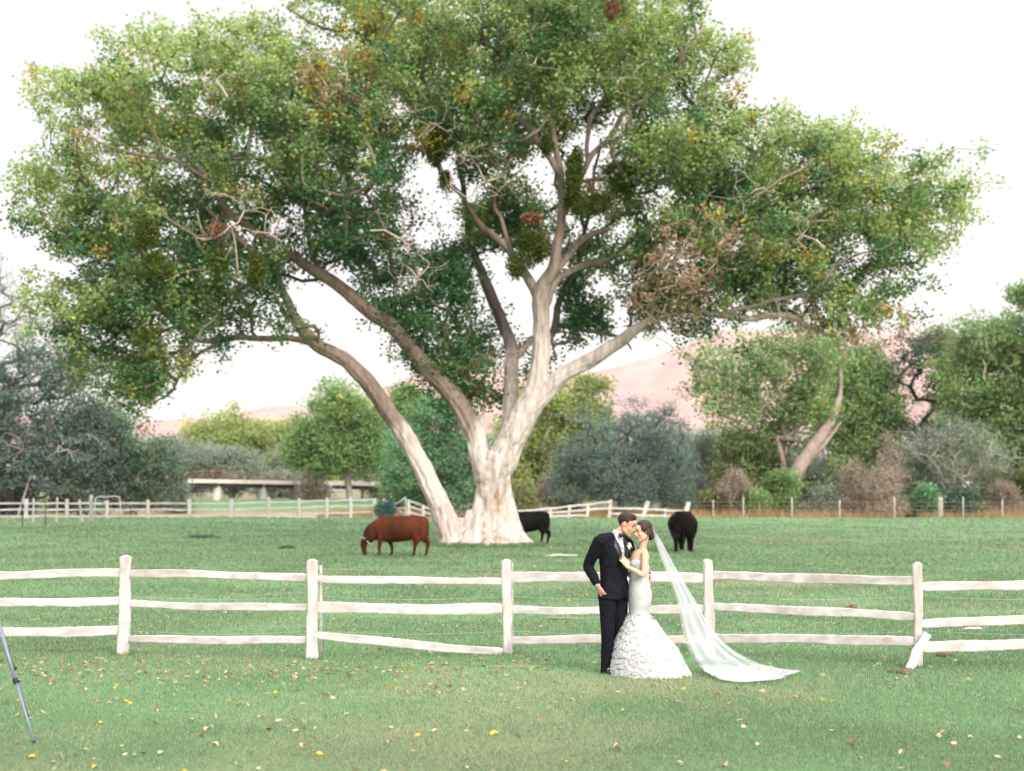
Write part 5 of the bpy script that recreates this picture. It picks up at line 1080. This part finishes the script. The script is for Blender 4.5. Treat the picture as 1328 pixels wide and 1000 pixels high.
    for t in range(NT):
        v0 = 592 + (896 - 592) * (t / NT) ** .95; H = 24 + 10 * rg.random(); ns = 6; V = []
        f1, f2, p1, p2 = rg.integers(24, 36), rg.integers(41, 60), rg.random() * 6.28, rg.random() * 6.28
        dz = 16 * np.sin(th * 2 + t * 1.7 + p1) + 12 * np.sin(th * 5 + p2) + 7 * np.sin(th * 9 + p1) + 4 * np.sin(th * 17 + p2)
        rag = 2 * np.sin(th * 29 + p2)
        for k in range(ns):
            u = k / (ns - 1); v = np.minimum(v0 + dz * .8 + (H + rag) * u, 905)
            wv = np.sin(th * f1 + p1 + 1.2 * np.sin(th * 3 + p2)) * .55 + np.sin(th * f2 + p2 + u) * .45
            V.append(np.array(sect(v, th, 0)) + np.stack([np.cos(th), np.sin(th), -.25 + 0 * th], -1) * ((-.008 + u ** .8 * .016) + u * wv * .009)[:, None])
        V = np.concatenate(V); V[:, 2] = np.maximum(V[:, 2], -.0)
        Fq = np.concatenate([np.stack([k * seg + i0, k * seg + i1, (k + 1) * seg + i1, (k + 1) * seg + i0], 1) for k in range(ns - 1)]).astype(np.int32)
        obj('flounce', mesh('flounce', V, Fq, True), M['white'], root)
    # cathedral veil falling from the bun and sweeping out over the grass
    m = bpy.data.materials.new('tulle'); m.use_nodes = True; nn = m.node_tree; b = nn.nodes['Principled BSDF']
    b.inputs['Base Color'].default_value = (.72, .74, .77, 1); b.inputs['Roughness'].default_value = .8; b.inputs['Specular IOR Level'].default_value = .1
    tp_ = nn.nodes.new('ShaderNodeBsdfTransparent'); tl = nn.nodes.new('ShaderNodeBsdfTranslucent'); tl.inputs[0].default_value = (.72, .74, .77, 1)
    a1 = nn.nodes.new('ShaderNodeMixShader'); a1.inputs[0].default_value = .4; a2 = nn.nodes.new('ShaderNodeMixShader')
    lw = nn.nodes.new('ShaderNodeLayerWeight'); lw.inputs[0].default_value = .35; mr = nn.nodes.new('ShaderNodeMapRange'); mr.inputs[3].default_value = .36; mr.inputs[4].default_value = .62
    nn.links.new(lw.outputs['Facing'], mr.inputs[0]); nn.links.new(mr.outputs[0], a2.inputs[0]); nn.links.new(b.outputs[0], a1.inputs[1]); nn.links.new(tl.outputs[0], a1.inputs[2])
    nn.links.new(tp_.outputs[0], a2.inputs[1]); nn.links.new(a1.outputs[0], a2.inputs[2]); nn.links.new(a2.outputs[0], nn.nodes['Material Output'].inputs[0])
    Lf = np.array([(404, 180), (416, 235), (440, 310), (475, 400), (508, 480), (530, 560), (543, 640), (565, 740), (600, 820), (650, 875), (700, 908)], float)
    Rt = np.array([(412, 182), (450, 235), (492, 320), (532, 390), (582, 475), (632, 560), (680, 640), (745, 735), (860, 815), (985, 862), (1140, 882)], float)
    tt = np.linspace(0, 1, 90); kk = np.linspace(0, 1, 11)
    L_ = np.stack([np.interp(tt, kk, Lf[:, 0]), np.interp(tt, kk, Lf[:, 1])], 1); R_ = np.stack([np.interp(tt, kk, Rt[:, 0]), np.interp(tt, kk, Rt[:, 1])], 1)
    ker = np.ones(9) / 9
    for a in (L_, R_):
        for c in (0, 1):
            e = np.pad(a[:, c], 4, mode='reflect', reflect_type='odd'); a[:, c] = np.convolve(e, ker, 'valid')
    def layer(seed, nw, y0, inset, w0=0., w1=1., ydep=.0):
        rg = np.random.default_rng(seed); ns = 110; s = np.linspace(w0, w1, ns); V = []
        ph = rg.random(4) * 6.28
        for i, t in enumerate(tt):
            # bulging bottom hem
            u = L_[i, 0] + (R_[i, 0] - L_[i, 0]) * s; v = L_[i, 1] + (R_[i, 1] - L_[i, 1]) * s
            v = v + t ** 6 * 42 * np.sin(np.pi * np.clip(s, 0, 1)) ** .8 * (1 - s * .4)
            amp = .006 + .035 * t * (1 - .5 * t)
            y = y0 + ydep * t + amp * (np.sin(s * nw + ph[0] + .8 * t) + .6 * np.sin(s * nw * 1.9 + ph[1] + t * 2)) + .05 * (1 - t) * 0
            p = np.stack([(u - 250) / 442.4, y, 2.026 - v / 442.4], 1)
            # where it reaches the grass it lies down: height is turned into distance toward or away from us
            low = np.clip((.16 - p[:, 2]) / .16, 0, 3)
            zz = np.where(p[:, 2] > .16, p[:, 2], .012 + (.148) * np.exp(-low * 1.6)); zz = np.maximum(zz, .012 + .010 * (1 + np.sin(s * nw * 2 + t * 30)) * 1.0)
            # slide along the sight line so the outline on the grass keeps its width
            dy = (zz - p[:, 2]) * (16.8 / (1.8 - zz)); p[:, 1] -= dy * .82; p[:, 0] -= dy * .82 * (CO[0] + p[:, 0]) / 16.8 * -1 * -1
            p[:, 2] = zz; V.append(p)
        V = np.concatenate(V); n = len(tt)
        i = (np.arange(n - 1)[:, None] * ns + np.arange(ns - 1)[None]).ravel()
        return V, np.stack([i, i + 1, i + ns + 1, i + ns], 1).astype(np.int32)
    ve = thing_child('veil', root)
    V1, F1 = layer(1, 17, .03, 0); V2, F2 = layer(2, 11, -.03, 0, .05, .8, -.08)
    o1 = obj('tulle', mesh('tulle', V1, F1, True), m, ve); o2 = obj('tulle', mesh('tulle', V2, F2, True), m, ve)
    # lace petals scattered near the hem
    pe = []; ns = 110; rg = np.random.default_rng(6); Vg = V1.reshape(len(tt), ns, 3)
    for q in range(230):
        if q < 120: i = int(55 + 34 * rg.random() ** .8); j = int(10 * rg.random() ** 1.5)
        else: i = int(89 - 9 * rg.random() ** 1.5); j = int(rg.integers(0, ns))
        c = Vg[min(i, 89), j] + [0, -.012, .008]; r = .008 + .009 * rg.random(); s1, f1, u1 = axes(rg.normal(0, 1, 3) + [0, -1.5, .8], (.1, .2, 1))
        pe.append(ball(c, (r, .002, r * .7), np.array([s1, f1, u1]), 7, 4))
    obj('lace', me_of('lace', pe), M['white'], ve)
    return root
def thing_child(name, parent):
    # the comb that holds the tulle in the hair carries the veil's layers
    c = Q(408, 180, .02); o = obj(name, me_of(name, [sweep([c - [0, .035, 0], c + [0, .035, 0]], [.006, .006], 8)]), M['white'], parent); return o
groom(); bride()

# ---------------------------------------------------------------- fallen leaves, clods, weeds
def leaf_mesh(seed):
    r = np.random.default_rng(seed); n = 11; th = np.linspace(0, 2 * np.pi, n, endpoint=False)
    rad = .034 * (1 + .25 * np.cos(th) + .12 * np.cos(3 * th + r.random())) ; curl = .012 * r.normal(0, 1) + .012
    x = rad * np.cos(th) + .01; y = rad * np.sin(th) * .85; z = curl * (np.abs(y) / .03) ** 1.5 + .008 * np.sin(th * 2 + r.random() * 6) + .006
    V = np.concatenate([[[0, 0, .003]], np.stack([x, y, z], 1), [[-.03, 0, .006], [-.065, .004, .012], [-.03, .0025, .006]]])
    Fa = [[0, 1 + i, 1 + (i + 1) % n] for i in range(n)] + [[n + 1, n + 2, n + 3]]
    return mesh('fallen_leaf', V, Fa, True)
LM = {k: mat('leaf_' + k, c, .7, var=v, vscale=25, trans=.15, spec=.2) for k, c, v in (('yellow', (.5, .38, .05), (.42, .28, .04)), ('cream', (.46, .38, .26), (.38, .28, .17)), ('brown', (.26, .14, .075), (.18, .09, .05)))}
lab = {'yellow': 'bright yellow heart shaped leaf fallen on the lawn before the white fence', 'cream': 'pale cream dry leaf fallen on the lawn before the white fence', 'brown': 'brown curled dry leaf fallen on the lawn before the white fence'}
rg = np.random.default_rng(77); ms = {k: [leaf_mesh(100 * i + j) for j in range(4)] for i, k in enumerate(LM)}
for k in ms:
    for me in ms[k]: me.materials.append(LM[k])
def scatter(n, r):
    out = []
    while len(out) < n:
        y = 1 / (1 / 10.2 + r.random() * (1 / 22 - 1 / 10.2)); x = (r.random() - .5) * .72 * y
        dn = .22 + .9 * math.exp(-((y - 17.2) / 1.6) ** 2) * (1 if x < .2 else .5) + .3 * math.exp(-((x + 3) / 3) ** 2) * (y < 17)
        dn *= .35 + 1.3 * float(vnoise(np.array([x * .9, y * .9, 5.]), 8))
        if x > 2: dn *= .55
        if r.random() < dn and not (abs(x - 1.4) < 1.5 and 15.6 < y < 18.2): out.append((x, y))
    return out
pts = sorted(scatter(300, rg), key=lambda p: p[1]); pts[0] = (float(G(640, 958)[0]), float(G(640, 958)[1]))
for i, (x, y) in enumerate(pts):
    k = 'yellow' if i == 0 or rg.random() < .14 else ('brown' if rg.random() < .22 else 'cream')
    o = obj('fallen_leaf', ms[k][int(rg.integers(4))]); sc = rg.uniform(.45, .95) * (1.35 if i == 0 else 1)
    o.location = (x, y, float(gz(x, y)) + .022); o.scale = (sc, sc, sc * rg.uniform(.4, 1.1)); o.rotation_euler = (rg.normal(0, .3), rg.normal(0, .3), rg.random() * 6.28)
    pz = 664 + F * x / y; zn = ['before the leftmost fence panel', 'before the second fence panel', 'before the fence panel left of the groom', 'close to the couple and veil', 'before the fence panel right of the veil', 'right of the leaning board'][sum(pz > q for q in (163, 405, 657, 918, 1190))]
    dp = 'low in the picture' if y < 13 else ('halfway up the lawn' if y < 16 else 'near the fence foot')
    tag(o, {'yellow': 'bright yellow', 'cream': 'pale cream dry', 'brown': 'brown curled'}[k] + ' leaf ' + dp + ', ' + zn, 'leaf', k + ' leaves ' + dp + ' ' + zn)
n = 5200; y = 1 / (1 / 14 + rg.random(n) * (1 / 75 - 1 / 14)); x = (rg.random(n) - .5) * .74 * y
kp = rg.random(n) < .12 + .9 * np.exp(-((y - 17.6) / 1.5) ** 2) * (x < .5) + .35 * (vnoise(np3(x * .25, y * .25), 4) > .5) * (y > 22); x, y = x[kp], y[kp]; n = len(x)
c = np.array([.42, .35, .22]) * (.6 + .6 * rg.random((n, 1))); ym = rg.random(n) < .12; c[ym] = [.42, .33, .06]; bm_ = rg.random(n) < .15; c[bm_] = [.2, .11, .06]
q = np.stack([x, y, gz(x, y) + .025 + .03 * (y > 26)], 1)
tag(obj('leaf_litter', leafmesh('leaf_litter', q, .05 + .035 * rg.random(n) + .0006 * y, c, rg, .7, 1.5), M['leaf']), 'small dry leaves strewn over the grass under and beyond the white fence', 'leaves', kind='stuff')
M['soil2'] = mat('soil2', (.17, .14, .09), .95, var=(.13, .17, .08), vscale=5, bump=.02)
M['soil'] = mat('soil', (.07, .045, .03), .95, var=(.14, .09, .06), vscale=14, bump=.03, bscale=20)
for px, py, rw_, rd, h, lab_ in [(1170, 874, .13, .12, .04, 'dark dug earth patch in the grass below the leaning board'), (782, 868, .0, 0, 0, ''), (1103, 791, .13, .12, .08, 'brown clod of earth in the pasture beyond the right panel of the white fence'), (660, 866, .42, .16, .012, 'flat dark bare earth patch before the middle fence post'),
        (430, 740, .9, .5, .03, 'bare brown earth patch beyond the second fence post'), (650, 741, 1.2, .5, .03, 'bare brown earth patch between the great trunk and the white fence'), (735, 803, .45, .25, .02, 'reddish bare patch seen between the rails left of the groom'), (1222, 851, .16, .1, .05, 'small dark clod beside the right fence post')]:
    if not rw_: continue
    b = G(px, py, 8, 60); r_ = np.random.default_rng(int(px)); pp = [ball((r_.normal(0, .3) * rw_, r_.normal(0, .3) * rd, 0), (rw_ * r_.uniform(.3, .7), rd * r_.uniform(.4, .8), h * r_.uniform(.5, 1.2)), None, 14, 8) for _ in range(7)]
    me = fuse('earth_clod', pp, .02, 1); V = getv(me); V += (fbm(V * 14, 3, 2)[:, None] - .45) * .03 * np.array([1, 1, .4 + h * 6]); setv(me, V)
    o = obj('earth_patch', me, M['soil'] if rw_ < .4 else M['soil2']); o.location = b + [0, 0, .012]; tag(o, lab_, 'earth patch')
for px, py, D_, w_, h_, nb, lab_, c in [(264, 698, 0, .75, .13, 1300, 'dark green weed clump low in the pasture left of the brown cow', (.06, .16, .12)), (372, 712, 0, .35, .1, 300, 'tiny weed tuft in the pasture near the brown cow head', (.05, .12, .06))]:
    b = G(px, py, 30, 90); r_ = np.random.default_rng(3); q = in_ell(r_, (0, 0, .02, w_, w_ * .5, h_), nb, 1.); q[:, 2] = abs(q[:, 2])
    o = obj('weed_clump', leafmesh('weed_clump', q, .08 + .05 * r_.random(nb), leafcolors(nb, c, r_, .3), r_, .4), M['leaf']); o.location = b; tag(o, lab_, 'weeds')
b = G(729, 722, 30, 70); o = obj('fallen_plank', me_of('fallen_plank', [plank((-.5, -.1, .04), (.5, .15, .04), .07, .05, 4, n=8)]), M['palewood']); o.location = b; tag(o, 'short pale plank lying on the grass near the black cow in profile', 'plank')
b = G(1262, 818, 12, 40); o = obj('fallen_plank', me_of('fallen_plank', [plank((-.17, 0, .02), (.17, .05, .02), .03, .03, 5, n=6)]), M['palewood']); o.location = b; tag(o, 'small pale stick lying on the grass behind the right fence panel', 'plank')

# longer unmown grass left standing against the posts and the roots
def tufts():
    r = np.random.default_rng(31); X = []; Y = []; H = []
    for b in base:
        n = 260; a = r.random(n) * 6.28; q = .05 + abs(r.normal(0, .07, n)); X.append(b[0] + np.cos(a) * q * 1.3); Y.append(b[1] + np.sin(a) * q); H.append(r.uniform(.03, .10, n) * np.exp(-q * 3))
    n = 9000; px = r.uniform(555, 706, n); X.append((px - 664) / F * TO[1]); Y.append(TO[1] - .9 + r.normal(0, .45, n) - .9 * np.sin((px - 555) / 151 * np.pi)); H.append(r.uniform(.05, .22, n))
    for cx, cy in ((-4.0, 48), (-3.1, 48), (-3.4, 48.3), (2.2, 57.8), (6, 52)):
        n = 160; X.append(cx + r.normal(0, .4, n)); Y.append(cy - .2 + r.normal(0, .25, n)); H.append(r.uniform(.04, .14, n))
    x, y, h = (np.concatenate(q) for q in (X, Y, H)); n = len(x); z = gz(x, y); a = r.random(n) * 6.28; l = r.normal(0, .35, (n, 2)); wd = y * 1.1 / F
    bs = np.stack([x, y, z - .01], -1); dx = np.stack([np.cos(a), np.sin(a), 0 * a], -1) * (wd * .5)[:, None]; tip = bs + np.stack([l[:, 0] * h, l[:, 1] * h, h], -1)
    return mesh('grass_tufts', np.stack([bs - dx, bs + dx, tip], 1).reshape(-1, 3), np.arange(3 * n).reshape(-1, 3).astype(np.int32), False, {'lc': ('FACE', grasscol(x, y) * r.uniform(.5, 1.2, (n, 1)))})
tag(obj('grass_tufts', tufts(), M['blade']), 'longer grass tufts standing round the fence posts and the great trunk', 'grass', kind='stuff')
if HAZE:
    hv, hf = box((0, 2350, 300), (12000, 5300, 700))
    hv[:, 2] = np.where(hv[:, 2] > 0, 1100, -40)
    hm = bpy.data.materials.new('haze'); hm.use_nodes = True; n = hm.node_tree; n.nodes.remove(n.nodes['Principled BSDF'])
    pv = n.nodes.new('ShaderNodeVolumePrincipled'); pv.inputs['Color'].default_value = (1, .98, .98, 1); pv.inputs['Density'].default_value = .00004
    n.links.new(pv.outputs[0], n.nodes['Material Output'].inputs['Volume'])
    tag(obj('haze', mesh('haze', hv, hf), hm), kind='stuff')
